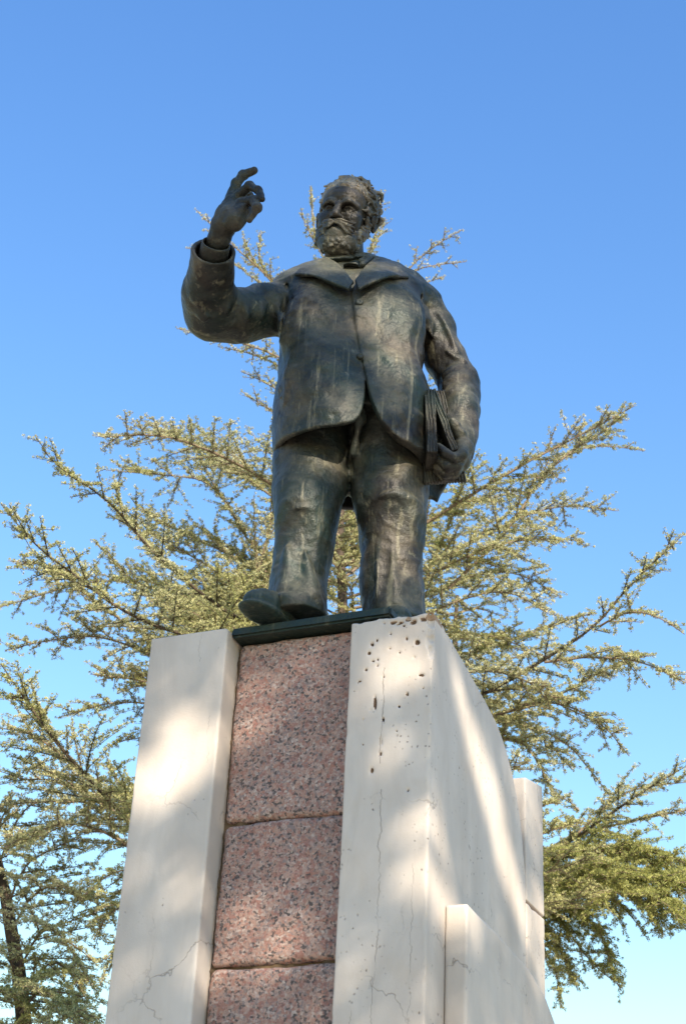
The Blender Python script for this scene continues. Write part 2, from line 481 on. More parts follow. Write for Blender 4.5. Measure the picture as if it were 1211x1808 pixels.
PB = ped(-0.55, 0.55, 0.0); PB[2] = 0
pedestal = empty('pedestal', tuple(PB), 'tall marble and pink granite pedestal carrying the bronze figure', 'pedestal')

def ped_mesh(name, sc, mat, extra=None):
    v, f = sc.mesh()
    w = P0 + v[:, :1] * DR + v[:, 1:2] * DN + v[:, 2:] * np.array([0, 0, 1.0])
    # frame (along, depth, up) is right-handed: keep winding
    return mesh_np(name, w, f, mat, pedestal)

def slab(name, a0, a1, prof, mat, h, seed, pits=(), label=None, chip=0.012, extra=None):
    """vertical slab whose side outline is the polygon prof in (depth, z); edges chipped, pits carved"""
    prof = np.array(prof)
    zmin, zmax = prof[:, 1].min(), prof[:, 1].max()
    sc = Sculpt((a0 - 0.02, prof[:, 0].min() - 0.03, zmin - 0.02), (a1 + 0.02, prof[:, 0].max() + 0.03, zmax + 0.03), h)
    A = sc.ax[0][:, None, None]
    p2 = poly_sd(sc.ax[1][:, None].astype(float), sc.ax[2][None, :].astype(float), prof)[None]
    r = np.random.default_rng(seed)
    N = lattice(sc.ax, 0.07, r) * 0.6 + lattice(sc.ax, 0.03, r) * 0.4
    rad = 0.005 + chip * np.maximum(0, N - 0.18) * 2.2
    q1 = np.abs(A - (a0 + a1) / 2) - (a1 - a0) / 2 + rad
    q2 = p2 + rad
    sc.D = (np.sqrt(np.maximum(q1, 0) ** 2 + np.maximum(q2, 0) ** 2) + np.minimum(np.maximum(q1, q2), 0) - rad).astype(np.float32)
    sc.noise(0.25, 0.0012, seed + 1)
    for (al, z, ra, rz) in pits:
        n = 1 + r.integers(0, 2)
        for _ in range(n):
            sc.ell((al + r.normal() * ra * 0.5, -0.001, z + r.normal() * rz * 0.4), (ra * r.uniform(0.7, 1.2), 0.013, rz * r.uniform(0.7, 1.2)), 0.003, 'sub')
    if extra: extra(sc, r)
    o = ped_mesh(name, sc, mat)
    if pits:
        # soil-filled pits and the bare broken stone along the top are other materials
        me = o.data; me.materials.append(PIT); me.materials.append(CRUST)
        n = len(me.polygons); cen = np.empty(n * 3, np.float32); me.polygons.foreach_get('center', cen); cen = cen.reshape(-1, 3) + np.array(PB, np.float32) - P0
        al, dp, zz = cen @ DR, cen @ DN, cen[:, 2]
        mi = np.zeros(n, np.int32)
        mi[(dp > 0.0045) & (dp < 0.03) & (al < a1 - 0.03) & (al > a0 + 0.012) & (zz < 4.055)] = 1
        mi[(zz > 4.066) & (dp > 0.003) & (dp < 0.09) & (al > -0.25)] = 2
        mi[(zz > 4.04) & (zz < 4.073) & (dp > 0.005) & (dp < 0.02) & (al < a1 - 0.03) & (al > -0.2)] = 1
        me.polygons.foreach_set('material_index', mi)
    if label: o['label'] = label
    return o

ZB = 2.30
WING = [(0.0, ZB), (0.0, 4.092), (0.13, 4.083), (0.413, 4.036), (0.60, 4.003), (0.732, 3.972), (0.84, 3.912), (0.925, 3.836), (0.985, 3.755), (1.031, 3.669),
        (1.060, 3.58), (1.077, 3.484), (1.084, 3.35), (1.086, 3.14), (1.086, ZB)]
def chipped_top(sc, r):
    # broken crust along the top front edge and the worn right corner
    for k in range(26):
        al = r.uniform(-0.30, 0.0)
        sc.ell((al, r.uniform(-0.012, 0.03), 4.098 + r.uniform(-0.004, 0.012)), (r.uniform(0.012, 0.04), r.uniform(0.01, 0.03), r.uniform(0.006, 0.016)), 0.004, 'sub')
    for k in range(26):
        z = r.uniform(3.93, 4.08)
        sc.ell((r.uniform(-0.012, 0.008), r.uniform(-0.012, 0.012), z), (r.uniform(0.006, 0.018), r.uniform(0.006, 0.018), r.uniform(0.010, 0.03)), 0.004, 'sub')
    for k in range(14):
        al = r.uniform(-0.17, -0.01)
        sc.ell((al, r.uniform(-0.006, 0.0), 4.066 + r.normal() * 0.006), (r.uniform(0.006, 0.02), 0.012, r.uniform(0.003, 0.006)), 0.003, 'sub')
PITS = []
for (q, ra, rz) in [((-0.222, 3.994), .005, .010), ((-0.231, 3.961), .005, .009), ((-0.219, 3.929), .007, .005), ((-0.197, 3.934), .003, .008), ((-0.200, 3.913), .005, .006),
                    ((-0.241, 3.900), .005, .006), ((-0.269, 3.852), .003, .004), ((-0.201, 3.780), .005, .033), ((-0.118, 3.947), .005, .004), ((-0.037, 3.854), .005, .007),
                    ((-0.086, 3.793), .008, .010), ((-0.116, 3.749), .005, .005), ((-0.104, 4.050), .008, .005), ((-0.054, 3.975), .009, .013), ((-0.097, 4.003), .005, .008),
                    ((-0.203, 3.527), .006, .013), ((-0.263, 3.860), .003, .003), ((-0.244, 3.717), .003, .004), ((-0.267, 3.824), .002, .004), ((-0.173, 3.708), .003, .012),
                    ((-0.177, 3.637), .003, .022), ((-0.177, 3.586), .003, .012), ((-0.241, 3.622), .004, .004), ((-0.185, 4.072), .004, .006), ((-0.154, 4.028), .003, .004),
                    ((-0.206, 4.009), .003, .005), ((-0.030, 3.804), .004, .004), ((-0.053, 3.756), .003, .003), ((-0.216, 3.751), .003, .008), ((-0.121, 3.661), .003, .003),
                    ((-0.257, 3.973), .003, .003), ((-0.067, 3.925), .003, .003), ((-0.156, 3.970), .003, .003), ((-0.175, 3.865), .002, .003), ((-0.074, 3.447), .003, .004)]:
    PITS.append((q[0], q[1], ra * .8, rz * .8))
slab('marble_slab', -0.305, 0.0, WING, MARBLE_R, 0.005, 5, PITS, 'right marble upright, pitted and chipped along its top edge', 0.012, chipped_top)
WING_L = [(d, z + (0.052 if z > ZB + 0.1 else 0)) for (d, z) in WING]
WING_L[1] = (0.0, 4.143); WING_L[2] = (0.13, 4.141)
slab('marble_slab', -1.111, -0.793, WING_L, MARBLE_L, 0.006, 9, (), 'left marble upright, smooth with fine cracks', 0.010)

# stepped second layer on the right flank, and the rear pier behind it
STEP = [(0.167, ZB), (0.167, 3.112), (0.40, 3.105), (0.62, 3.095), (0.849, 3.075), (0.97, 3.054), (1.075, 3.027), (1.183, 2.967), (1.27, 2.88), (1.33, 2.76), (1.36, 2.60), (1.37, ZB)]
slab('marble_wing', 0.001, 0.077, STEP, MARBLE_L, 0.006, 13, (), 'low marble step with a rounded back on the right flank', 0.006)
def pier_joint(sc, r):
    sc.box((-0.04, 1.1, 3.405), (0.4, 0.6, 0.004), None, 0.001, 0.002, 'sub')
def pier(a0, a1, lab):
    prof = [(1.10, ZB), (1.10, 3.90), (1.334, 3.945), (1.334, ZB)]
    return slab('stone_pier', a0, a1, prof, MARBLE_R, 0.007, 17, (), lab, 0.012, None)
# pier in two courses, the visible joint between them
slab('pier_block', -0.30, 0.0, [(1.092, 3.402), (1.092, 3.895), (1.334, 3.945), (1.334, 3.406)], MARBLE_R, 0.006, 21, (), 'upper speckled block of the rear pier', 0.012)
slab('pier_block', -0.30, 0.0, [(1.092, ZB), (1.092, 3.394), (1.334, 3.398), (1.334, ZB)], MARBLE_R, 0.006, 22, (), 'lower speckled block of the rear pier', 0.012)
slab('pier_block', -1.11, -0.795, [(1.092, ZB), (1.092, 3.90), (1.334, 3.945), (1.334, ZB)], MARBLE_L, 0.012, 23, (), None, 0.006)

# granite blocks between the uprights, slightly rounded and uneven
def granite_block(z0, z1, seed, tilt=0.0):
    a0, a1, d0, d1 = -0.784, -0.303, 0.081, 0.50
    sc = Sculpt((a0 - 0.02, d0 - 0.03, z0 - 0.03), (a1 + 0.02, d1 + 0.02, z1 + 0.03), 0.0055)
    A = sc.ax[0][:, None, None]; D_ = sc.ax[1][None, :, None]; Z = sc.ax[2][None, None, :]
    r = np.random.default_rng(seed)
    N = lattice(sc.ax, 0.11, r)
    rad = 0.022 + 0.014 * N
    zc, zh = (z0 + z1) / 2, (z1 - z0) / 2
    q1 = np.abs(A - (a0 + a1) / 2) - (a1 - a0) / 2 + rad
    q2 = np.abs(D_ - (d0 + d1) / 2) - (d1 - d0) / 2 + rad
    q3 = np.abs(Z - zc - tilt * (A - a0)) - zh + rad
    sc.D = (np.sqrt(np.maximum(q1, 0) ** 2 + np.maximum(q2, 0) ** 2 + np.maximum(q3, 0) ** 2) + np.minimum(np.maximum(np.maximum(q1, q2), q3), 0) - rad).astype(np.float32)
    sc.noise(0.16, 0.0035, seed + 1, 2); sc.noise(0.03, 0.0022, seed + 2, 2)
    return ped_mesh('granite_block', sc, GRANITE)
granite_block(3.428, 4.112, 31, -0.02); granite_block(2.932, 3.420, 32, 0.01); granite_block(2.31, 2.925, 33)

def ped_box(name, a0, a1, d0, d1, z0, z1, mat, bev=0.01, label=None):
    bm = bmesh.new()
    bmesh.ops.create_cube(bm, size=1)
    for v in bm.verts:
        p = ped(a0 + (v.co.x + .5) * (a1 - a0), d0 + (v.co.y + .5) * (d1 - d0), z0 + (v.co.z + .5) * (z1 - z0))
        v.co = Vector(p) - Vector(PB)
    bmesh.ops.bevel(bm, geom=bm.edges[:], offset=bev, segments=2, affect='EDGES', profile=0.5)
    bmesh.ops.recalc_face_normals(bm, faces=bm.faces)
    me = bpy.data.meshes.new(name); bm.to_mesh(me); bm.free(); me.materials.append(mat)
    o = link(bpy.data.objects.new(name, me)); o.parent = pedestal
    if label: o['label'] = label
    return o
# brown mortar seam at the left of the granite, ragged
def mortar():
    sc = Sculpt((-0.80, 0.05, ZB), (-0.285, 0.20, 4.13), 0.006)
    r = np.random.default_rng(44)
    N = lattice(sc.ax, 0.05, r); N2 = lattice(sc.ax, 0.018, r)
    A = sc.ax[0][:, None, None]; D_ = sc.ax[1][None, :, None]; Z = sc.ax[2][None, None, :]
    front = 0.105 + 0.012 * N + 0.006 * N2
    sc.D = np.maximum(np.maximum(front - D_, D_ - 0.19), np.maximum(np.abs(A + 0.5425) - 0.252, np.abs(Z - 3.2) - 0.895)).astype(np.float32)
    v = ped_mesh('mortar', sc, MORTAR); v['label'] = 'crumbling brown mortar in the joints'
mortar()
ped_box('core', -0.788, -0.31, 0.505, 1.30, 0.6, 4.098, CORE)
ped_box('footing', -1.16, 0.13, -0.04, 1.42, 0.5, 2.292, MARBLE_L, 0.015)
ped_box('footing', -1.45, 0.40, -0.32, 1.70, 0.0, 0.496, MARBLE_L, 0.02)

# ------------------------------------------------------------------ cedars
UP = np.array([0, 0, 1.0])
def unit(v):
    return v / (np.linalg.norm(v) + 1e-9)

class Wood:
    def __init__(s): s.v = []; s.f = []; s.n = 0
    def tube(s, pts, rad, sides=5):
        pts = np.asarray(pts, float); n = len(pts)
        t = np.gradient(pts, axis=0)
        ring = []
        a = np.linspace(0, 2 * math.pi, sides, endpoint=False)
        for i in range(n):
            d = unit(t[i]); x = unit(np.cross(d, UP if abs(d[2]) < .95 else np.array([1., 0, 0]))); y = np.cross(x, d)
            ring.append(pts[i] + rad[i] * (np.cos(a)[:, None] * x + np.sin(a)[:, None] * y))
        s.v.append(np.concatenate(ring))
        for i in range(n - 1):
            for k in range(sides):
                k2 = (k + 1) % sides
                s.f.append((s.n + i * sides + k, s.n + i * sides + k2, s.n + (i + 1) * sides + k2, s.n + (i + 1) * sides + k))
        s.n += n * sides

def resample(pts, step):
    pts = smooth_poly(np.asarray(pts, float), 2, False)
    L = np.concatenate([[0], np.cumsum(np.linalg.norm(np.diff(pts, axis=0), axis=1))])
    n = max(3, int(L[-1] / step) + 1)
    t = np.linspace(0, L[-1], n)
    return np.stack([np.interp(t, L, pts[:, i]) for i in range(3)], 1), L[-1]

def needle_mesh(pos, axis, length, rng, per=15, width=0.0027):
    """rosettes of needles: pos (n,3), axis (n,3)"""
    n = len(pos)
    d = rng.normal(size=(n, per, 3)); d /= np.linalg.norm(d, axis=2, keepdims=True)
    d = d + 0.75 * axis[:, None, :]
    d /= np.linalg.norm(d, axis=2, keepdims=True)
    L = length[:, None] * rng.uniform(0.65, 1.15, (n, per))
    side = np.cross(d, rng.normal(size=(n, per, 3))); side /= np.linalg.norm(side, axis=2, keepdims=True) + 1e-9
    b = pos[:, None, :] + d * 0.003
    w = width * rng.uniform(0.8, 1.3, (n, per, 1))
    tip = b + d * L[..., None]
    mid = b + d * L[..., None] * 0.55
    V = np.stack([b, mid + side * w, tip, mid - side * w], 2).reshape(-1, 3)
    F = np.arange(len(V)).reshape(-1, 4)
    return V, F

def twig(start, d, L, droop, step, rng, wob=0.10):
    n = max(3, int(L / step) + 1)
    p = [np.array(start)]; d = unit(np.array(d, float))
    ph = rng.normal(size=3) * wob
    for i in range(n - 1):
        d = unit(d + UP * droop * step + ph * step * 2 + rng.normal(size=3) * wob * 0.5 * math.sqrt(step))
        p.append(p[-1] + d * step)
    return np.array(p)

def make_branch(tree, pts, r, side_len=0.6, gap=0.13, droop=-0.5, seed=0, needle=None, bare=0.15, fine=1.0, sub=True, tuft_len=0.0240, tuft_gap=0.0175, tuck=1.0, label=None):
    rng = np.random.default_rng(seed)
    main, L = resample(pts, 0.06)
    W = Wood()
    n = len(main)
    u = np.linspace(0, 1, n)
    main = main + np.cumsum(rng.normal(size=(n, 3)) * 0.004, 0) * (1 - u)[:, None]
    W.tube(main, 0.50 * r * (1 - u) ** 0.9 + 0.0028, 6)
    P_, A_, L_ = [], [], []
    def tufts(path, lead, dens=1.0, scale=1.0):
        if len(path) < 2: return
        seg = np.linalg.norm(np.diff(path, axis=0), axis=1); Ls = np.concatenate([[0], np.cumsum(seg)])
        m = int(Ls[-1] * dens / tuft_gap)
        if m < 1: return
        t = (np.arange(m) + rng.uniform(0, 1, m)) * Ls[-1] / m
        p = np.stack([np.interp(t, Ls, path[:, i]) for i in range(3)], 1)
        dd = unit(path[-1] - path[0])
        ax = rng.normal(size=(m, 3)) * 0.55 + UP * 0.75 + dd * 0.35
        ax -= 0.6 * np.outer(ax @ dd, dd) * 0.5
        ax /= np.linalg.norm(ax, axis=1, keepdims=True)
        p = p + ax * 0.007
        P_.append(p); A_.append(ax); L_.append(np.full(m, tuft_len * scale) * rng.uniform(0.75, 1.2, m) * (1 - 0.35 * (t / Ls[-1])))
    s = bare * L
    sgn = 1 if rng.random() < .5 else -1
    tan = np.gradient(main, axis=0)
    while s < L - 0.05:
        i = min(n - 1, int(s / L * (n - 1)))
        d = unit(tan[i]); hor = unit(np.cross(d, UP)); f = s / L
        sgn = -sgn
        ang = math.radians(rng.uniform(35, 68))
        vert = rng.normal() * 0.28 + 0.10
        dirn = d * math.cos(ang) + hor * sgn * math.sin(ang) + UP * vert
        Ls = 1.12 * side_len * (0.35 + 0.9 * min(1, (1 - f) * 1.5)) * rng.uniform(0.55, 1.2)
        Ls = min(Ls, (L - s) * 1.1 + 0.12)
        path = twig(main[i], dirn, Ls, droop * rng.uniform(0.2, 1.4), 0.05, rng)
        W.tube(path, np.linspace(0.006, 0.0018, len(path)) * fine, 4)
        tufts(path, d)
        if sub:
            q = 0.05
            s2 = 1
            while q < Ls - 0.03:
                j = min(len(path) - 1, int(q / 0.05))
                dd = unit(path[min(j + 1, len(path) - 1)] - path[max(j - 1, 0)]); h2 = unit(np.cross(dd, UP)); s2 = -s2
                a2 = math.radians(rng.uniform(35, 70))
                d2 = dd * math.cos(a2) + h2 * s2 * math.sin(a2) + UP * rng.normal() * 0.3
                L2 = min(0.40, (Ls - q) * 0.7 + 0.06) * rng.uniform(0.5, 1.2) * tuck
                p2 = twig(path[j], d2, L2, droop * rng.uniform(0.2, 1.8), 0.04, rng)
                W.tube(p2, np.linspace(0.003, 0.0013, len(p2)) * fine, 3)
                tufts(p2, dd)
                q += 0.068 * rng.uniform(0.6, 1.5)
        s += 0.85 * gap * rng.uniform(0.55, 1.45) * (0.65 if f > 0.7 else 1)
    k = int(0.18 * n)
    tufts(main[k:], None, 1.2)
    wv = np.concatenate(W.v)
    br = mesh_np('branch', wv, W.f, BARK if r > 0.029 else TWIG, tree)
    if label: br['label'] = label
    V, F = needle_mesh(np.concatenate(P_), np.concatenate(A_), np.concatenate(L_), rng)
    nd = mesh_np('needles', V, F, needle or NEEDLE, br, False)
    nd['kind'] = 'stuff'
    return len(F)

def make_trunk(tree, pts, r0, r1):
    p, L = resample(pts, 0.25)
    W = Wood(); n = len(p)
    rg = np.random.default_rng(3)
    W.tube(p + rg.normal(size=p.shape) * 0.008, np.linspace(r0, r1, n), 12)
    return mesh_np('trunk', np.concatenate(W.v), W.f, BARK, tree)

NT = 0
# main cedar behind the statue: (points from trunk to tip)
TB = (0.027, 5.000, 7.713)
cedar = empty('cedar_tree', (TB[0], 5.0, 0.0), 'large pale cedar rising directly behind the bronze figure', 'tree')
make_trunk(cedar, [(TB[0] + 0.02, 5.02, 0), (0.102, 5.000, 5.451), (0.028, 5.000, 6.984), (-0.025, 5.000, 7.710), (-0.049, 5.000, 8.756), (-0.061, 5.000, 9.781), (-0.070, 5.000, 10.388)], 0.085, 0.012)
B = [
    # leader shoots behind the head
    ([(-0.065, 5.000, 10.081), (-0.340, 5.000, 10.245), (-0.401, 5.000, 10.552), (-0.433, 5.000, 10.934)], .010, .15, .09, 0.4),
    ([(-0.053, 5.000, 10.021), (0.115, 5.000, 10.216), (0.165, 5.000, 10.530), (0.170, 5.000, 10.946)], .010, .15, .09, 0.4),
    ([(-0.070, 5.000, 9.780), (-0.234, 4.950, 10.028), (-0.391, 4.900, 10.280), (-0.503, 4.900, 10.551)], .008, .16, .10, 0.2),
    ([(-0.070, 5.000, 9.780), (0.049, 5.100, 10.172), (0.172, 5.150, 10.534), (0.224, 5.200, 10.804)], .008, .14, .10, 0.2),
    # upper right
    ([(-0.047, 5.000, 9.089), (0.250, 5.000, 9.744), (0.424, 4.900, 10.034), (0.648, 4.800, 10.208), (0.859, 4.700, 10.291)], .016, .24, .12, 0.0),
    ([(0.295, 5.000, 9.806), (0.481, 5.100, 10.172), (0.719, 5.100, 10.244), (0.926, 5.100, 10.284)], .008, .10, .14, 0.0),
    ([(0.076, 5.000, 9.439), (0.352, 5.300, 10.049), (0.596, 5.400, 10.270), (0.767, 5.400, 10.357)], .010, .14, .14, 0.0),
    # upper left, behind the raised arm
    ([(-0.047, 5.000, 9.089), (-0.392, 5.000, 9.522), (-0.739, 4.900, 9.831), (-0.894, 4.900, 10.030), (-0.973, 4.900, 10.299)], .016, .26, .11, 0.1),
    ([(-0.057, 5.000, 9.315), (-0.506, 5.200, 9.848), (-0.845, 5.300, 10.210), (-0.853, 5.300, 10.652)], .012, .20, .11, 0.2),
    ([(-0.300, 5.000, 9.529), (-0.925, 4.700, 9.891), (-1.141, 4.600, 10.029), (-1.343, 4.600, 10.256)], .010, .18, .12, 0.0),
    ([(-0.290, 5.000, 9.356), (-1.019, 5.300, 10.260), (-1.287, 5.400, 10.481), (-1.498, 5.400, 10.511)], .009, .14, .13, 0.0),
    ([(-0.044, 5.000, 8.647), (-0.447, 4.800, 8.916), (-0.892, 4.600, 8.957), (-1.150, 4.500, 8.930), (-1.363, 4.500, 8.959)], .016, .26, .13, -0.2),
    ([(-0.041, 5.000, 8.593), (-0.462, 5.300, 9.163), (-0.818, 5.500, 9.488), (-1.145, 5.600, 9.617)], .012, .28, .11, -0.2),
    ([(-0.032, 5.000, 8.222), (-0.335, 4.900, 8.559), (-0.616, 4.900, 8.757), (-0.871, 4.900, 8.876)], .012, .30, .11, -0.3),
    ([(-0.022, 5.000, 8.015), (-0.332, 5.200, 8.546), (-0.663, 5.200, 8.742), (-0.881, 5.200, 8.894)], .012, .30, .10, -0.3),
    # left side
    ([(-0.012, 5.000, 7.463), (-0.364, 4.700, 7.608), (-0.741, 4.400, 7.691), (-1.136, 4.100, 7.689), (-1.406, 4.000, 7.653), (-1.692, 3.900, 7.535)], .028, .46, .10, -0.35),
    ([(-0.449, 4.800, 7.613), (-0.935, 5.200, 8.184), (-1.290, 5.400, 8.504), (-1.642, 5.500, 8.713)], .014, .40, .10, -0.3),
    ([(-0.538, 4.900, 7.084), (-0.990, 5.000, 7.900), (-1.354, 5.100, 7.989), (-1.858, 5.200, 8.071)], .014, .36, .10, -0.3),
    ([(0.043, 5.000, 6.660), (-0.287, 4.600, 6.399), (-0.625, 4.200, 6.310), (-1.042, 3.900, 6.469), (-1.307, 3.700, 6.639), (-1.548, 3.600, 6.867), (-1.852, 3.500, 7.004), (-2.005, 3.500, 7.157)], .030, .44, .12, -0.4),
    ([(-1.042, 3.900, 6.469), (-1.307, 4.000, 6.766), (-1.526, 4.100, 7.078), (-1.618, 4.100, 7.349)], .011, .22, .11, 0.0),
    ([(0.050, 5.000, 6.524), (-0.429, 4.400, 6.208), (-0.953, 3.800, 6.009), (-1.323, 3.500, 5.996), (-1.638, 3.300, 6.149), (-1.888, 3.200, 6.277), (-2.135, 3.200, 6.554)], .032, .50, .11, -0.4),
    ([(0.057, 5.000, 6.390), (-0.465, 4.600, 6.129), (-1.106, 4.300, 6.118), (-1.563, 4.100, 6.286), (-1.890, 4.000, 6.554), (-2.192, 3.900, 6.523)], .022, .46, .10, -0.5),
    ([(0.061, 5.000, 6.301), (-0.580, 4.700, 6.082), (-1.121, 4.500, 6.128), (-1.592, 4.400, 6.264), (-1.930, 4.400, 6.200), (-2.223, 4.400, 6.106)], .022, .46, .11, -0.6),
    ([(0.043, 5.000, 6.660), (-0.405, 5.400, 6.924), (-1.093, 5.700, 7.229), (-1.811, 5.900, 7.493), (-2.222, 6.000, 7.416), (-2.694, 6.000, 7.223)], .020, .46, .10, -0.5),
    ([(0.030, 5.000, 6.937), (-0.513, 5.300, 7.253), (-1.076, 5.500, 7.628), (-1.465, 5.600, 7.867), (-1.663, 5.600, 8.012)], .020, .46, .10, -0.4),
    ([(0.039, 5.000, 6.752), (-0.523, 5.000, 6.856), (-0.966, 5.000, 7.159), (-1.279, 5.000, 7.332), (-1.549, 5.000, 7.462)], .020, .46, .09, -0.4),
    ([(-0.653, 4.800, 6.474), (-0.638, 4.800, 6.792), (-0.550, 4.800, 7.266), (-0.501, 4.800, 7.758), (-0.493, 4.800, 8.269)], .024, .40, .10, -0.2),
    ([(0.074, 5.000, 6.039), (-0.481, 4.600, 5.833), (-0.965, 4.300, 5.837), (-1.296, 4.200, 5.853), (-1.580, 4.100, 5.831)], .022, .50, .10, -0.8),
    ([(0.082, 5.000, 5.868), (-0.517, 4.800, 5.749), (-0.988, 4.700, 5.846), (-1.412, 4.600, 5.902), (-1.849, 4.600, 5.718)], .020, .44, .11, -0.9),
    ([(0.094, 5.000, 5.616), (-0.492, 4.800, 5.422), (-0.964, 4.700, 5.599), (-1.227, 4.600, 5.624), (-1.430, 4.600, 5.571)], .018, .40, .11, -1.0),
    ([(0.052, 5.000, 6.479), (-0.602, 5.300, 6.721), (-1.097, 5.400, 6.977), (-1.468, 5.500, 7.151), (-1.915, 5.500, 7.574)], .020, .46, .10, -0.4),
    # middle, between the legs
    ([(0.019, 5.000, 7.174), (-0.091, 4.600, 7.183), (-0.018, 4.300, 7.202), (-0.067, 4.200, 7.325)], .014, .40, .10, -0.3),
    ([(0.043, 5.000, 6.660), (0.133, 4.600, 6.737), (-0.001, 4.400, 6.893), (-0.162, 4.300, 6.918)], .014, .40, .10, -0.3),
    # right side
    ([(0.016, 5.000, 7.221), (0.407, 4.800, 7.328), (0.763, 4.600, 7.524), (1.115, 4.400, 7.692), (1.392, 4.300, 7.842), (1.795, 4.200, 8.049), (2.071, 4.100, 8.194)], .028, .42, .12, -0.35),
    ([(0.788, 4.800, 6.974), (1.107, 4.700, 7.316), (1.261, 4.600, 7.460), (1.432, 4.600, 7.812), (1.633, 4.500, 8.011), (1.892, 4.500, 8.205), (2.092, 4.500, 8.398)], .018, .34, .11, -0.35),
    ([(1.376, 4.500, 7.746), (1.682, 4.800, 8.207), (1.965, 4.900, 8.363), (2.330, 5.000, 8.400)], .008, .10, .16, -0.1),
    ([(0.030, 5.000, 6.937), (0.518, 5.200, 7.265), (1.007, 5.400, 7.705), (1.422, 5.500, 8.048), (1.804, 5.600, 8.238), (2.236, 5.700, 8.261)], .020, .38, .11, -0.4),
    ([(0.035, 5.000, 6.844), (0.501, 4.800, 6.956), (0.932, 4.600, 7.154), (1.329, 4.500, 7.264), (1.737, 4.500, 7.267)], .020, .42, .10, -0.5),
    ([(0.039, 5.000, 6.752), (0.571, 5.300, 7.127), (1.062, 5.500, 7.510), (1.430, 5.600, 7.588), (1.739, 5.600, 7.381)], .020, .44, .10, -0.6),
    ([(0.046, 5.000, 6.615), (0.576, 4.600, 6.630), (0.915, 4.400, 6.727), (1.180, 4.300, 6.735), (1.435, 4.200, 6.503)], .018, .42, .10, -0.6),
    ([(0.021, 5.000, 7.126), (0.431, 5.400, 7.668), (0.840, 5.600, 8.122), (1.125, 5.700, 8.308), (1.510, 5.800, 8.448)], .018, .42, .10, -0.4),
    ([(0.080, 5.000, 5.910), (0.664, 4.500, 5.859), (1.014, 4.200, 5.892), (1.362, 4.000, 6.046), (1.667, 3.800, 6.212), (1.802, 3.700, 6.375), (1.975, 3.600, 6.561), (2.235, 3.600, 6.840)], .030, .34, .13, -0.6),
    ([(1.362, 4.000, 6.046), (1.678, 3.900, 6.059), (1.950, 3.800, 6.008), (2.211, 3.700, 5.816)], .012, .30, .11, -0.7),
    ([(1.704, 3.800, 6.235), (1.852, 3.600, 6.266), (2.008, 3.500, 6.184), (2.172, 3.500, 6.056)], .010, .20, .11, -0.5),
    ([(0.086, 5.000, 5.783), (0.694, 4.900, 5.905), (1.117, 4.800, 6.016), (1.459, 4.700, 6.078), (1.802, 4.600, 6.268), (2.083, 4.600, 6.415)], .022, .40, .10, -0.9),
    ([(0.765, 4.800, 5.868), (1.122, 4.500, 5.887), (1.439, 4.300, 5.942), (1.755, 4.200, 5.756), (1.930, 4.200, 5.510)], .016, .40, .10, -1.1),
    ([(0.766, 4.800, 5.826), (1.179, 5.000, 6.062), (1.433, 5.100, 6.077), (1.627, 5.200, 5.913), (1.725, 5.200, 5.790)], .014, .40, .10, -1.1),
    ([(0.768, 4.800, 5.701), (1.145, 4.700, 5.807), (1.325, 4.600, 5.736), (1.436, 4.600, 5.540), (1.515, 4.600, 5.306)], .014, .34, .10, -1.2),
    ([(0.057, 5.000, 6.390), (0.611, 5.100, 6.652), (0.993, 5.200, 6.817), (1.300, 5.300, 6.838), (1.736, 5.400, 6.679)], .018, .44, .10, -0.8),
    ([(0.065, 5.000, 6.213), (0.626, 5.300, 6.610), (1.066, 5.500, 6.826), (1.615, 5.700, 7.151), (2.038, 5.800, 7.377)], .018, .40, .11, -0.7),
    ([(0.069, 5.000, 6.126), (0.577, 4.400, 6.017), (0.900, 4.200, 6.070), (1.176, 4.000, 5.953), (1.466, 4.000, 5.771)], .018, .44, .10, -0.9),
    ([(0.591, 4.900, 6.921), (0.748, 4.900, 7.406), (0.871, 4.900, 7.809), (0.912, 4.900, 8.014)], .012, .30, .10, -0.2),
    ([(1.441, 4.600, 5.825), (1.614, 4.500, 5.672), (1.759, 4.500, 5.480), (1.847, 4.500, 5.348)], .008, .14, .12, -0.8),
]
for i, (pts, r, sl, gp, dr) in enumerate(B):
    if i < 15:
        NT += make_branch(cedar, pts, r, 0.85 * sl, gp, dr, 100 + i, bare=0.12, tuft_len=0.019, tuft_gap=0.020, tuck=0.6)
    else:
        NT += make_branch(cedar, pts, r, sl, gp, dr, 100 + i, bare=0.30 if r > .019 else 0.12)

# inner sprays that fill the heart of the crown
for i in range(34):
    z0 = 4.2 + 4.4 * ((i * 0.618) % 1.0); ang = i * 2.4
    rad = 1.75 * (1 - (z0 - 4.0) / 7.0) + 0.2
    p0_ = np.array([TB[0] - 0.02, 5.0, z0])
    tip = p0_ + np.array([math.cos(ang) * rad, math.sin(ang) * rad * 0.8, 0.35 * rad])
    NT += make_branch(cedar, [p0_, (p0_ * 0.6 + tip * 0.4) + UP * 0.08, tip], 0.012, 0.46, 0.10, -0.5, 700 + i, bare=0.12)

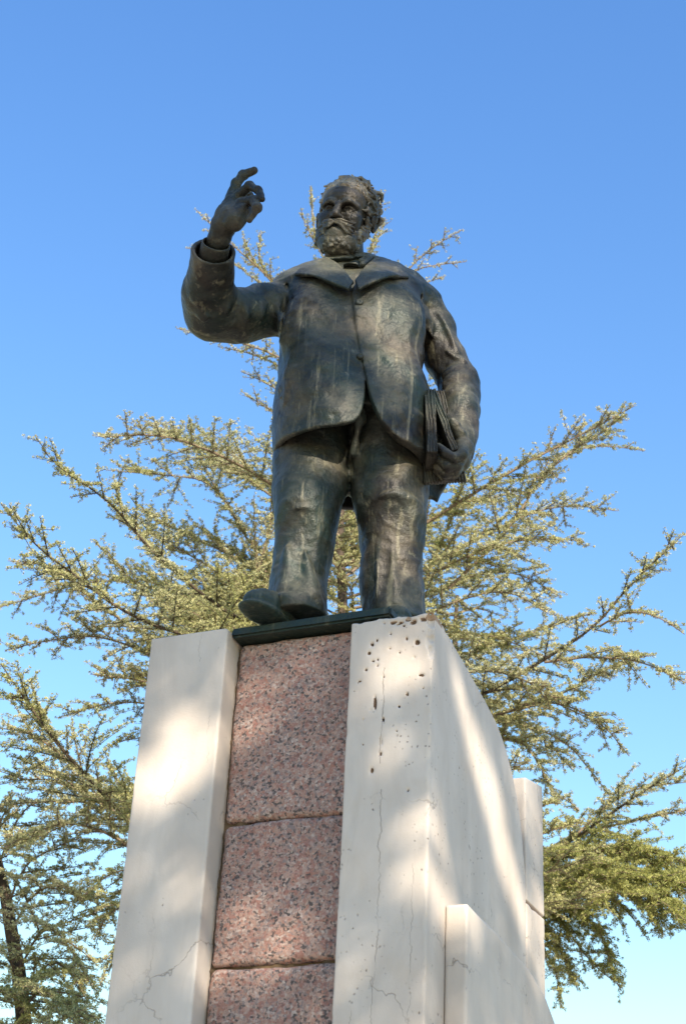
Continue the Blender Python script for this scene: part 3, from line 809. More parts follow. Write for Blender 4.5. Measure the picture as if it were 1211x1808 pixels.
# second cedar at the lower left
T2 = (-1.884, 4.700, 4.101)
cedar2 = empty('cedar_tree', (T2[0], 4.7, 0.0), 'cedar at the left edge with its dark trunk showing below the boughs', 'tree')
make_trunk(cedar2, [(T2[0] + .12, 4.7, 0), (-1.657, 4.700, 3.107), (-1.778, 4.700, 3.732), (-1.889, 4.700, 4.136), (-2.028, 4.700, 4.563), (-2.259, 4.700, 5.201), (-2.564, 4.700, 6.219)], 0.105, 0.012)
B2 = [
    ([(-1.097, 4.500, 4.851), (-1.286, 4.100, 4.923), (-1.476, 3.800, 5.019), (-1.660, 3.600, 5.166), (-1.847, 3.500, 5.370), (-2.007, 3.400, 5.550)], .030, .46, .11, -0.4),
    ([(-1.220, 4.200, 4.889), (-1.522, 4.400, 5.132), (-1.866, 4.600, 5.304), (-2.176, 4.700, 5.265)], .020, .46, .10, -0.5),
    ([(-1.325, 4.100, 4.957), (-1.629, 4.000, 5.200), (-1.885, 4.000, 5.374), (-2.118, 4.000, 5.380)], .018, .42, .10, -0.4),
    ([(-1.638, 3.800, 5.194), (-1.809, 3.800, 5.409), (-1.895, 3.800, 5.634)], .009, .20, .10, 0.0),
    ([(-1.476, 3.800, 5.019), (-1.562, 3.700, 5.231), (-1.584, 3.700, 5.342)], .008, .16, .10, 0.0),
    ([(-0.961, 4.500, 4.599), (-1.291, 4.300, 4.809), (-1.590, 4.100, 4.832), (-1.769, 4.000, 4.714), (-1.937, 3.900, 4.564)], .020, .46, .11, -0.5),
    ([(-0.905, 4.500, 4.750), (-1.129, 4.400, 4.889), (-1.322, 4.400, 5.144), (-1.439, 4.400, 5.350)], .014, .34, .10, -0.3),
    ([(-0.890, 4.500, 4.603), (-1.117, 4.200, 4.604), (-1.307, 4.100, 4.525), (-1.410, 4.000, 4.349)], .014, .42, .10, -1.0),
    ([(-0.872, 4.500, 4.423), (-1.139, 4.300, 4.420), (-1.304, 4.300, 4.340), (-1.368, 4.300, 4.162)], .014, .40, .10, -1.1),
    ([(-0.854, 4.500, 4.246), (-1.127, 4.400, 4.238), (-1.253, 4.400, 4.127), (-1.303, 4.400, 3.919)], .012, .34, .10, -1.1),
    ([(-0.920, 4.500, 4.898), (-1.177, 4.700, 5.107), (-1.320, 4.800, 5.293)], .014, .34, .09, -0.6),
    ([(-1.952, 4.700, 4.311), (-1.791, 4.400, 4.484), (-1.588, 4.200, 4.470), (-1.421, 4.100, 4.344)], .014, .40, .10, -1.0),
    ([(-1.992, 4.700, 4.455), (-1.903, 4.500, 4.655), (-1.722, 4.400, 4.744), (-1.538, 4.300, 4.794)], .012, .36, .11, -0.6),
    ([(-1.873, 4.700, 4.031), (-1.720, 4.400, 4.240), (-1.544, 4.200, 4.159), (-1.363, 4.100, 3.907)], .014, .44, .10, -1.2),
    ([(-1.834, 4.700, 3.894), (-1.677, 4.700, 4.148), (-1.521, 4.700, 4.051), (-1.410, 4.700, 3.883)], .014, .44, .10, -1.2),
    ([(-1.873, 4.700, 4.031), (-1.952, 4.400, 4.157), (-2.022, 4.300, 4.057), (-2.090, 4.300, 3.851)], .014, .44, .10, -1.0),
    ([(-1.808, 4.700, 3.792), (-1.636, 4.200, 3.851), (-1.495, 4.000, 3.745), (-1.289, 3.900, 3.512)], .016, .46, .09, -1.2),
    ([(-1.808, 4.700, 3.792), (-1.894, 4.500, 3.911), (-1.960, 4.400, 3.782), (-2.028, 4.400, 3.580)], .016, .46, .09, -1.2),
    ([(-1.764, 4.700, 3.591), (-1.624, 4.500, 3.723), (-1.426, 4.400, 3.612), (-1.230, 4.400, 3.396)], .016, .46, .09, -1.2),
    ([(-1.764, 4.700, 3.591), (-1.877, 4.400, 3.686), (-1.961, 4.400, 3.583), (-2.023, 4.400, 3.354)], .016, .46, .09, -1.2),
    ([(-2.093, 4.700, 4.747), (-1.990, 4.500, 4.988), (-1.842, 4.400, 5.075), (-1.657, 4.400, 5.047)], .012, .40, .10, -0.6),
    ([(-2.069, 4.700, 4.598), (-2.113, 4.400, 4.721), (-2.020, 4.300, 4.915), (-2.008, 4.300, 5.066)], .012, .40, .10, -0.6),
]
for i, (pts, r, sl, gp, dr) in enumerate(B2):
    NT += make_branch(cedar2, pts, r, sl, gp, dr, 300 + i, bare=0.15)

# the rest of its crown, beyond the frame's edge
for i in range(18):
    z0 = 3.4 + 3.2 * ((i * 0.618) % 1.0); ang = math.radians(140 + (i * 47) % 90)
    f = (z0 - 3.2) / 4.4; rad = 1.7 * (1 - 0.75 * f)
    p0_ = np.array([T2[0] - 0.12 - 0.55 * f, 4.7, z0])
    tip = p0_ + np.array([math.cos(ang) * rad, math.sin(ang) * rad, 0.2 * rad])
    NT += make_branch(cedar2, [p0_, p0_ * 0.55 + tip * 0.45 + UP * 0.1, tip], 0.014, 0.42, 0.12, -0.7, 800 + i, bare=0.12)

# third cedar, to the right: its boughs enter the frame from beyond the pedestal
T3 = (1.005, 6.500, 4.985)
cedar3 = empty('cedar_tree', (T3[0], 6.5, 0.0), 'greener cedar at lower right, its drooping boughs beside the pedestal', 'tree')
make_trunk(cedar3, [(T3[0], 6.5, 0), (1.008, 6.500, 4.730), (0.997, 6.500, 5.602), (0.992, 6.500, 6.790), (0.998, 6.500, 7.829)], 0.15, 0.015)
B3 = [
    ([(1.001, 6.500, 5.334), (1.399, 6.200, 5.394), (1.713, 6.000, 5.476), (2.022, 5.800, 5.643), (2.284, 5.600, 5.803), (2.628, 5.500, 6.005)], .034, .34, .12, -0.6),
    ([(1.399, 6.200, 5.394), (1.858, 6.100, 5.606), (2.229, 6.000, 5.726), (2.810, 5.900, 5.835)], .024, .36, .10, -0.7),
    ([(1.869, 5.900, 5.582), (2.220, 5.900, 5.934), (2.479, 5.900, 5.994), (2.738, 5.900, 6.032)], .012, .28, .10, -0.4),
    ([(1.874, 5.900, 5.758), (1.791, 5.900, 5.842), (1.622, 5.900, 5.877)], .006, .10, .12, -0.1),
    ([(1.078, 6.400, 5.307), (1.613, 5.900, 5.352), (1.978, 5.600, 5.358), (2.262, 5.400, 5.308), (2.566, 5.200, 5.137)], .026, .46, .075, -1.2),
    ([(1.079, 6.400, 5.263), (1.581, 5.700, 5.118), (1.935, 5.400, 5.105), (2.249, 5.200, 5.040), (2.619, 5.000, 4.881)], .026, .48, .065, -1.2),
    ([(1.079, 6.400, 5.220), (1.696, 6.200, 5.323), (2.066, 6.100, 5.443), (2.427, 6.000, 5.431), (2.879, 6.000, 5.285)], .022, .48, .070, -1.3),
    ([(1.080, 6.400, 5.133), (1.527, 5.900, 5.135), (1.797, 5.800, 5.037), (2.013, 5.700, 4.736), (2.060, 5.700, 4.424)], .016, .42, .08, -1.4),
    ([(1.080, 6.400, 5.133), (1.553, 6.100, 5.156), (1.799, 6.100, 4.917), (1.957, 6.100, 4.679), (2.196, 6.100, 4.510)], .016, .40, .09, -1.4),
    ([(1.081, 6.400, 5.047), (1.497, 6.000, 5.038), (1.679, 6.000, 4.841), (1.777, 6.000, 4.643), (1.853, 6.000, 4.447)], .014, .40, .08, -1.5),
    ([(1.081, 6.400, 4.961), (1.442, 5.900, 4.881), (1.602, 5.900, 4.728), (1.699, 5.900, 4.533), (1.714, 5.900, 4.298)], .014, .36, .08, -1.5),
    ([(1.759, 5.800, 5.159), (2.030, 5.500, 5.040), (2.221, 5.300, 4.871), (2.327, 5.300, 4.682)], .012, .40, .08, -1.4),
    ([(1.889, 5.600, 5.104), (2.167, 5.200, 4.956), (2.386, 5.000, 4.791), (2.487, 5.000, 4.608)], .012, .44, .07, -1.4),
]
for i, (pts, r, sl, gp, dr) in enumerate(B3):
    NT += make_branch(cedar3, pts, r, sl, gp, dr, 500 + i, NEEDLE_G if i in (4, 5, 6, 7, 8, 11, 12) else NEEDLE, bare=0.1, tuft_len=0.034 if i in (4, 5, 6, 12) else 0.0245)
for i in range(16):
    z0 = 5.2 + 2.6 * ((i * 0.618) % 1.0); ang = i * 2.4
    rad = 1.3 * (1 - 0.75 * (z0 - 5.0) / 3.0)
    p0_ = np.array([T3[0], 6.5, z0]); tip = p0_ + np.array([math.cos(ang) * rad, abs(math.sin(ang)) * rad, 0.15 * rad])
    NT += make_branch(cedar3, [p0_, p0_ * 0.55 + tip * 0.45 + UP * 0.08, tip], 0.012, 0.40, 0.13, -0.8, 850 + i, bare=0.12)
print('needles', NT)

# ------------------------------------------------------------------ the tree on the sunny side whose crown dapples the monument
LIT = [  # world point that catches sun through a gap in that crown, gap radius (m), openness
    ((-0.535, -0.065, 3.638), .115, 1.0), ((-0.442, -0.106, 4.020), .10, .30), ((-0.585, -0.043, 3.872), .10, .25), ((-0.633, -0.021, 3.209), .12, .22), ((-0.465, -0.096, 2.930), .12, .25),
    ((-0.294, -0.172, 3.850), .10, .72), ((-0.102, -0.258, 3.981), .10, .28), ((-0.010, -0.299, 3.732), .08, .25), ((-0.239, -0.197, 3.045), .10, .75), ((0.003, -0.304, 3.083), .07, .65),
    ((0.224, -0.403, 3.881), .080, 1.0), ((0.245, -0.412, 3.547), .045, .55), ((0.309, -0.441, 3.355), .055, .85), ((0.301, -0.437, 3.169), .06, .9), ((0.213, -0.398, 3.289), .06, .35), ((0.116, -0.355, 3.927), .06, .2),
    ((0.610, 0.180, 3.638), .10, 1.0), ((0.654, 0.279, 3.503), .09, 1.0), ((0.702, 0.386, 3.412), .07, .9), ((0.537, 0.015, 3.766), .09, .85), ((0.419, -0.251, 3.972), .05, .6), ((0.471, -0.133, 3.831), .06, .55),
    ((0.392, -0.310, 4.053), .05, .5), ((0.371, -0.357, 3.312), .05, .95), ((0.391, -0.313, 3.120), .05, .9), ((0.445, -0.192, 3.047), .07, 1.0), ((0.579, 0.109, 3.041), .07, .5), ((0.684, 0.346, 3.009), .09, .5),
    ((0.783, 0.567, 3.836), .12, .9), ((0.820, 0.651, 3.325), .14, .9), ((0.768, 0.535, 2.959), .1, .6), ((0.500, -0.068, 3.500), .04, .5), ((0.489, -0.092, 3.290), .05, .25),
    ((-0.262, -0.080, 5.866), .10, .95), ((-0.362, 0.000, 5.909), .07, .7), ((-0.034, -0.160, 5.817), .08, .7), ((0.144, -0.140, 5.816), .07, .55), ((-0.125, -0.180, 5.734), .06, .45),
    ((0.151, -0.220, 5.488), .11, .85), ((-0.183, -0.220, 5.522), .09, .42), ((-0.230, -0.220, 5.363), .06, .38), ((-0.125, -0.250, 5.102), .08, .45), ((-0.044, -0.250, 5.014), .07, .75), ((0.157, -0.250, 5.243), .08, .60),
    ((0.231, -0.250, 5.006), .07, .45), ((0.080, -0.240, 5.511), .06, .4), ((0.245, -0.220, 5.368), .06, .5),
    ((0.356, -0.050, 5.677), .09, .65), ((0.452, -0.050, 5.537), .08, .75), ((0.450, -0.100, 5.245), .10, .85), ((0.463, -0.100, 5.122), .09, .85), ((0.415, -0.150, 4.966), .07, .55),
    ((-0.176, -0.180, 4.855), .06, .4), ((-0.048, -0.180, 4.916), .07, .55), ((-0.160, -0.200, 4.603), .10, .72), ((-0.225, -0.180, 4.452), .07, .35), ((-0.183, -0.150, 4.291), .08, .6), ((-0.084, -0.150, 4.405), .05, .3),
    ((0.180, -0.180, 4.650), .09, .70), ((0.197, -0.180, 4.802), .07, .45), ((0.112, -0.160, 4.509), .06, .5), ((0.243, -0.140, 4.407), .09, .65), ((0.250, -0.140, 4.553), .06, .4),
    ((0.320, -0.200, 5.086), .06, .6), ((0.177, -0.240, 5.348), .07, .5),
    ((0.044, 0.050, 6.468), .12, 1.0), ((0.088, 0.050, 6.321), .07, .9), ((-0.071, 0.000, 6.454), .06, .6), ((-0.102, -0.200, 5.977), .045, .5), ((-0.043, -0.180, 6.140), .065, .6), ((-0.465, -0.100, 5.714), .06, .4), ((-0.533, -0.500, 5.835), .05, .15), ((-0.633, -0.250, 5.568), .06, .22),
]
def shade_tree():
    rng = np.random.default_rng(21)
    S = SUN_DIR
    e1 = unit(np.cross(UP, S)); e2 = np.cross(S, e1)
    c0 = np.array([0.05, -0.2, 4.55])
    uvl = np.array([[(np.array(p) - c0) @ e1, (np.array(p) - c0) @ e2, r, o, p[2]] for (p, r, o) in LIT])
    D0 = 12.0
    cc = c0 + S * D0
    base = np.array([cc[0] + 2.4, cc[1] - 0.6, 0.0])
    t = empty('shade_tree', tuple(base), 'broad tree on the sunny side whose crown dapples the monument', 'tree')
    make_trunk(t, [base, base + [0.1, 0, 4], base + [0.0, 0.1, 8.0], base + [0.1, 0.0, cc[2] + 2.2]], 0.24, 0.05)
    # leaves: sampled through the crown volume, thinned where the gaps are
    N = 17500
    R = 2.55
    rr = R * np.sqrt(rng.uniform(0, 1, N)); th = rng.uniform(0, 2 * math.pi, N)
    u, v = rr * np.cos(th) * 0.74, rr * np.sin(th) * 0.87 + 0.12
    w = rng.uniform(-1, 1, N) * 1.1 * np.sqrt(np.maximum(0.05, 1 - (rr / R) ** 2))
    keep = np.full(N, GAP_BASE)
    for (a, b, r, o, pz) in uvl:
        r, o = (1.28 * r, min(1.0, 1.4 * o)) if pz > 4.15 else (1.28 * r, o)
        d = np.sqrt((u - a) ** 2 + (v - b) ** 2)
        keep *= 1 - o * np.clip((1.35 * r - d) / (0.5 * r) + 0.0, 0, 1)
    # clumpiness of the rest
    k = rng.uniform(0, 1, N) < keep
    edge = rr > R * 0.8
    k &= ~(edge & (rng.uniform(0, 1, N) < 0.5))
    u, v, w = u[k], v[k], w[k]
    n = len(u)
    pos = cc + u[:, None] * e1 + v[:, None] * e2 + w[:, None] * S
    a = rng.normal(size=(n, 3)); a /= np.linalg.norm(a, axis=1, keepdims=True)
    b = np.cross(a, rng.normal(size=(n, 3))); b /= np.linalg.norm(b, axis=1, keepdims=True)
    L = rng.uniform(0.06, 0.10, (n, 1))
    V = np.stack([pos - a * L, pos + b * L * 0.45, pos + a * L, pos - b * L * 0.45], 1).reshape(-1, 3)
    F = np.arange(len(V)).reshape(-1, 4)
    o = mesh_np('foliage', V, F, LEAF, t, False); o['kind'] = 'stuff'
    # limbs
    W = Wood()
    for i in range(15):
        a0 = np.array([base[0], base[1], cc[2] + rng.uniform(-3.0, 2.0)])
        th = rng.uniform(0, 2 * math.pi); q = rng.uniform(1.0, 1.9)
        tip = cc + e1 * math.cos(th) * q + e2 * math.sin(th) * q + S * rng.uniform(-.6, .2)
        # keep limbs out of the gaps: end them at the rim
        path, _ = resample([a0, (a0 + tip) / 2 + UP * 0.2 - S * 0.0 + np.array([0, -0.9, 0.0]), tip], 0.2)
        W.tube(path, np.linspace(0.013, 0.005, len(path)), 5)
    mesh_np('branches', np.concatenate(W.v), W.f, BARK, t)['kind'] = 'stuff'
GAP_BASE = 1.0
shade_tree()

# ------------------------------------------------------------------ the bronze figure
statue = empty('bronze_statue', (0.03, 0.0, 4.11), 'dark bronze statue of a bearded man in a coat, one arm raised, holding a book', 'statue')

def part(name, sc, mat, parent=None, M=None, o=None, label=None):
    v, f = sc.mesh()
    if M is not None:
        v = v @ np.array(M).T + np.array(o)
    r = mesh_np(name, v, f, mat, parent or statue)
    if label: r['label'] = label
    return r

def A3(*p):
    return [np.array(q, float) for q in p]

def table_loft(sc, rows, yrows, expo=2.2, k=0.03, zcap=True, mode='add', off=0.0):
    """rows: (left point, right point) pairs giving the silhouette; yrows: (centre y, half depth)"""
    z = np.array([(l[2] + r[2]) / 2 for l, r in rows]); cx = np.array([(l[0] + r[0]) / 2 for l, r in rows])
    a = np.array([(r[0] - l[0]) / 2 for l, r in rows]); cy = np.array([y[0] for y in yrows]); b = np.array([y[1] for y in yrows])
    o = np.argsort(z); z, cx, a, cy, b = z[o], cx[o], a[o], cy[o], b[o]
    zz = np.linspace(z[0], z[-1], 200)
    def sm(q):
        y = np.interp(zz, z, q); n = 9
        p = np.concatenate([np.full(n, y[0]), y, np.full(n, y[-1])])
        ker = np.hanning(2 * n + 1); ker /= ker.sum()
        return np.convolve(p, ker, 'valid')
    cx, a, cy, b = sm(cx), sm(a) + off, sm(cy), sm(b) + off
    def fn(X, Y, Z):
        f = lambda q: np.interp(Z, zz, q).astype(np.float32)
        A, B = f(a), f(b)
        d = ((np.abs(X - f(cx)) / A) ** expo + (np.abs(Y - f(cy)) / B) ** expo) ** (1 / expo)
        d = (d - 1) * np.minimum(A, B)
        return np.maximum(d, np.maximum(z[0] - off - Z, Z - z[-1] - off))
    sc.op(fn, (cx.min() - a.max(), cy.min() - b.max(), z[0]), (cx.max() + a.max(), cy.max() + b.max(), z[-1]), k, mode)
    return fn

# ---- base plate and shoes
def base_plate():
    bm = bmesh.new()
    bmesh.ops.create_cube(bm, size=1)
    for v in bm.verts:
        p = P0 + DR * (-0.795 + (v.co.x + .5) * 0.625) + DN * (0.030 + (v.co.y + .5) * 0.62) + np.array([0, 0, 4.117 + (v.co.z + .5) * 0.038])
        v.co = Vector(p) - statue.location
    bmesh.ops.bevel(bm, geom=bm.edges[:], offset=0.008, segments=2, affect='EDGES')
    bmesh.ops.recalc_face_normals(bm, faces=bm.faces)
    me = bpy.data.meshes.new('base_plate'); bm.to_mesh(me); bm.free(); me.materials.append(BRONZE_GREEN)
    o = link(bpy.data.objects.new('base_plate', me)); o.parent = statue; o['label'] = 'green-stained bronze base plate'
base_plate()

ZF = 4.17
def shoe(toe, heel, seed):
    toe, heel = np.array(toe), np.array(heel)
    d = unit((toe - heel) * [1, 1, 0]); L = np.linalg.norm((toe - heel)[:2]); s = np.cross(UP, d)
    sc = Sculpt(np.minimum(toe, heel) - [0.12, 0.12, 0.03], np.maximum(toe, heel) + [0.12, 0.12, 0.25], 0.005)
    pt = lambda f, l, z: heel + d * L * f + s * l + UP * z
    # sole: row of flat discs
    for f, w in ((0.08, .040), (0.25, .042), (0.45, .046), (0.62, .056), (0.78, .058), (0.90, .048)):
        sc.cone(pt(f, 0, .016), pt(f + .04, 0, .016), w * 1.04, w * 1.04, .02, 'add', (1, 1, 0.28))
    sc.tube([pt(.08, 0, .09), pt(.30, 0, .09), pt(.52, 0, .07), pt(.75, 0, .052), pt(.90, 0, .046)], [.060, .064, .062, .056, .042], .03)
    sc.tube([pt(.10, 0, .10), pt(.14, 0, .2)], [.062, .066], .03)
    S_ = sc.sl(sc.lo, sc.lo + 9, 0)
    Z = sc.ax[2][None, None, :]
    sc.D = np.maximum(sc.D, toe[2] - Z)
    sc.noise(0.05, 0.003, seed)
    return part('shoe', sc, BRONZE_GREEN)
shoe(((-0.321, -0.235, 4.135)[0], (-0.321, -0.235, 4.135)[1], ZF + .002), ((-0.122, 0.040, 4.354)[0], 0.06, ZF + .002), 1)
shoe((0.235, -0.17, ZF + .002), (0.17, 0.14, ZF + .002), 2)

# ---- trousers
def trousers():
    sc = Sculpt((-0.42, -0.34, ZF + 0.01), (0.44, 0.34, 5.35), 0.0056)
    LR = [((-0.260, -0.030, 4.214), (-0.030, -0.030, 4.228)), ((-0.260, -0.020, 4.276), (-0.040, -0.020, 4.289)), ((-0.262, -0.020, 4.331), (-0.045, -0.020, 4.344)), ((-0.260, -0.020, 4.416), (-0.045, -0.020, 4.429)), ((-0.260, -0.030, 4.508), (-0.037, -0.030, 4.523)), ((-0.252, -0.040, 4.578), (-0.030, -0.040, 4.592)),
          ((-0.262, -0.050, 4.660), (-0.019, -0.050, 4.676)), ((-0.271, -0.040, 4.755), (-0.002, -0.040, 4.772)), ((-0.281, -0.030, 4.838), (0.017, -0.030, 4.858)), ((-0.285, -0.010, 4.983), (0.022, -0.010, 5.003)), ((-0.288, 0.000, 5.125), (0.023, 0.000, 5.146)), ((-0.293, 0.000, 5.264), (0.021, 0.000, 5.285))]
    table_loft(sc, LR, [(-.03, .160), (-.03, .152), (-.02, .140), (0.0, .128), (-.01, .128), (-.02, .132), (-.04, .140), (-.03, .152), (.0, .150), (.02, .155), (.03, .16), (.04, .165)], 2.15)
    RR = [((0.103, 0.030, 4.238), (0.339, 0.030, 4.252)), ((0.098, 0.030, 4.307), (0.332, 0.030, 4.321)), ((0.086, 0.030, 4.379), (0.326, 0.030, 4.394)), ((0.080, 0.030, 4.464), (0.317, 0.030, 4.479)), ((0.082, 0.020, 4.558), (0.319, 0.020, 4.573)), ((0.074, 0.010, 4.640), (0.325, 0.010, 4.656)),
          ((0.051, 0.000, 4.709), (0.325, 0.000, 4.727)), ((0.033, 0.000, 4.773), (0.326, 0.000, 4.792)), ((0.017, 0.000, 4.876), (0.324, 0.000, 4.896)), ((0.006, 0.000, 5.009), (0.314, 0.000, 5.029)), ((-0.005, 0.000, 5.144), (0.307, 0.000, 5.165)), ((-0.016, 0.000, 5.283), (0.299, 0.000, 5.304))]
    table_loft(sc, RR, [(.03, .154), (.03, .148), (.03, .142), (.03, .134), (.02, .132), (.0, .136), (-.02, .142), (-.02, .150), (.0, .156), (.02, .16), (.03, .165), (.04, .17)], 2.15)
    # creases, folds and the break over the shoes
    sc.fold([(-0.143, -0.190, 4.851), (-0.079, -0.210, 4.876), (-0.012, -0.200, 4.879)], 0.0233, 0.0233)
    sc.fold([(-0.111, -0.200, 4.865), (-0.058, -0.205, 4.891), (0.001, -0.200, 4.893)], -0.008, 0.012)
    sc.fold([(-0.240, -0.160, 4.832), (-0.187, -0.190, 4.853), (-0.128, -0.200, 4.856)], 0.0180, 0.0181)
    sc.fold([(-0.104, -0.200, 4.745), (-0.041, -0.200, 4.769), (0.015, -0.180, 4.801)], 0.0180, 0.0181)
    sc.fold([(-0.114, -0.200, 4.764), (-0.042, -0.200, 4.792), (0.009, -0.185, 4.823)], -0.008, 0.012)
    sc.fold([(-0.225, -0.180, 4.611), (-0.163, -0.200, 4.640), (-0.097, -0.190, 4.626)], 0.0168, 0.0168)
    sc.fold([(-0.157, -0.180, 4.553), (-0.110, -0.150, 4.403), (-0.093, -0.150, 4.262)], 0.0207, 0.0207)
    sc.fold([(-0.220, -0.160, 4.536), (-0.190, -0.130, 4.409), (-0.222, -0.150, 4.254)], 0.0233, 0.0233)
    sc.fold([(-0.110, -0.150, 4.308), (-0.077, -0.140, 4.268), (-0.050, -0.120, 4.247)], 0.0180, 0.0181)
    sc.fold([(-0.243, -0.150, 4.257), (-0.191, -0.180, 4.259), (-0.148, -0.170, 4.234)], 0.0180, 0.0181)
    sc.fold([(-0.235, -0.160, 4.271), (-0.199, -0.175, 4.284), (-0.170, -0.170, 4.284)], -0.008, 0.012)
    sc.fold([(0.094, -0.160, 4.694), (0.178, -0.180, 4.730), (0.289, -0.140, 4.718)], 0.0155, 0.0155)
    sc.fold([(0.184, -0.150, 4.593), (0.201, -0.120, 4.439), (0.213, -0.120, 4.273)], 0.0180, 0.0181)
    sc.fold([(0.111, -0.120, 4.556), (0.145, -0.110, 4.417), (0.133, -0.110, 4.297)], 0.0155, 0.0155)
    # seam along the outside of each leg, fly
    sc.tube([(0.051, -0.170, 5.196), (0.043, -0.165, 5.064), (0.024, -0.120, 4.933)], [.010, .010, .008], .04)
    sc.wrinkles((.15, .15, .22), .0065, 73); sc.wrinkles((.09, .10, .06), .0022, 74)
    sc.noise(0.09, 0.006, 71, 2)
    sc.noise(0.022, 0.0014, 72, 1)
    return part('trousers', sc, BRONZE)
trousers()

# ---- waistcoat seen inside the coat opening
def waistcoat():
    sc = Sculpt((-0.36, -0.30, 5.05), (0.42, 0.30, 6.0), 0.008)
    rows = [((-0.259, 0.000, 5.100), (0.300, 0.000, 5.137)), ((-0.274, 0.000, 5.265), (0.280, 0.000, 5.303)), ((-0.281, 0.000, 5.436), (0.272, 0.000, 5.474)), ((-0.281, 0.000, 5.611), (0.289, 0.000, 5.651)), ((-0.281, 0.000, 5.792), (0.302, 0.000, 5.833)), ((-0.169, 0.000, 5.939), (0.172, 0.000, 5.963))]
    table_loft(sc, rows, [(0, .20), (0, .195), (0, .19), (0, .19), (.01, .155), (.03, .09)], 2.2)
    sc.noise(0.08, 0.004, 5)
    return part('waistcoat', sc, BRONZE_DARK)
waistcoat()

# ---- coat with its two sleeves
TORSO = [((-0.272, 0.000, 4.768), (0.337, 0.000, 4.808)), ((-0.292, 0.000, 4.989), (0.321, 0.000, 5.030)), ((-0.309, 0.000, 5.096), (0.314, 0.000, 5.138)), ((-0.315, 0.000, 5.220), (0.307, 0.000, 5.263)), ((-0.303, 0.000, 5.348), (0.285, 0.000, 5.388)), ((-0.297, 0.000, 5.464), (0.278, 0.000, 5.503)), ((-0.308, 0.000, 5.580), (0.280, 0.000, 5.621)),
         ((-0.330, 0.000, 5.698), (0.289, 0.000, 5.741)), ((-0.339, 0.000, 5.788), (0.297, 0.000, 5.833)), ((-0.306, 0.000, 5.870), (0.280, 0.000, 5.912)), ((-0.206, 0.000, 5.945), (0.201, 0.000, 5.975)), ((-0.123, 0.000, 5.995), (0.126, 0.000, 6.013))]
TY = [(0.0, .300), (0.0, .290), (0.0, .278), (0.0, .258), (0, .238), (0, .235), (0, .232), (.0, .215), (.01, .185), (.02, .145), (.03, .105), (.04, .08)]

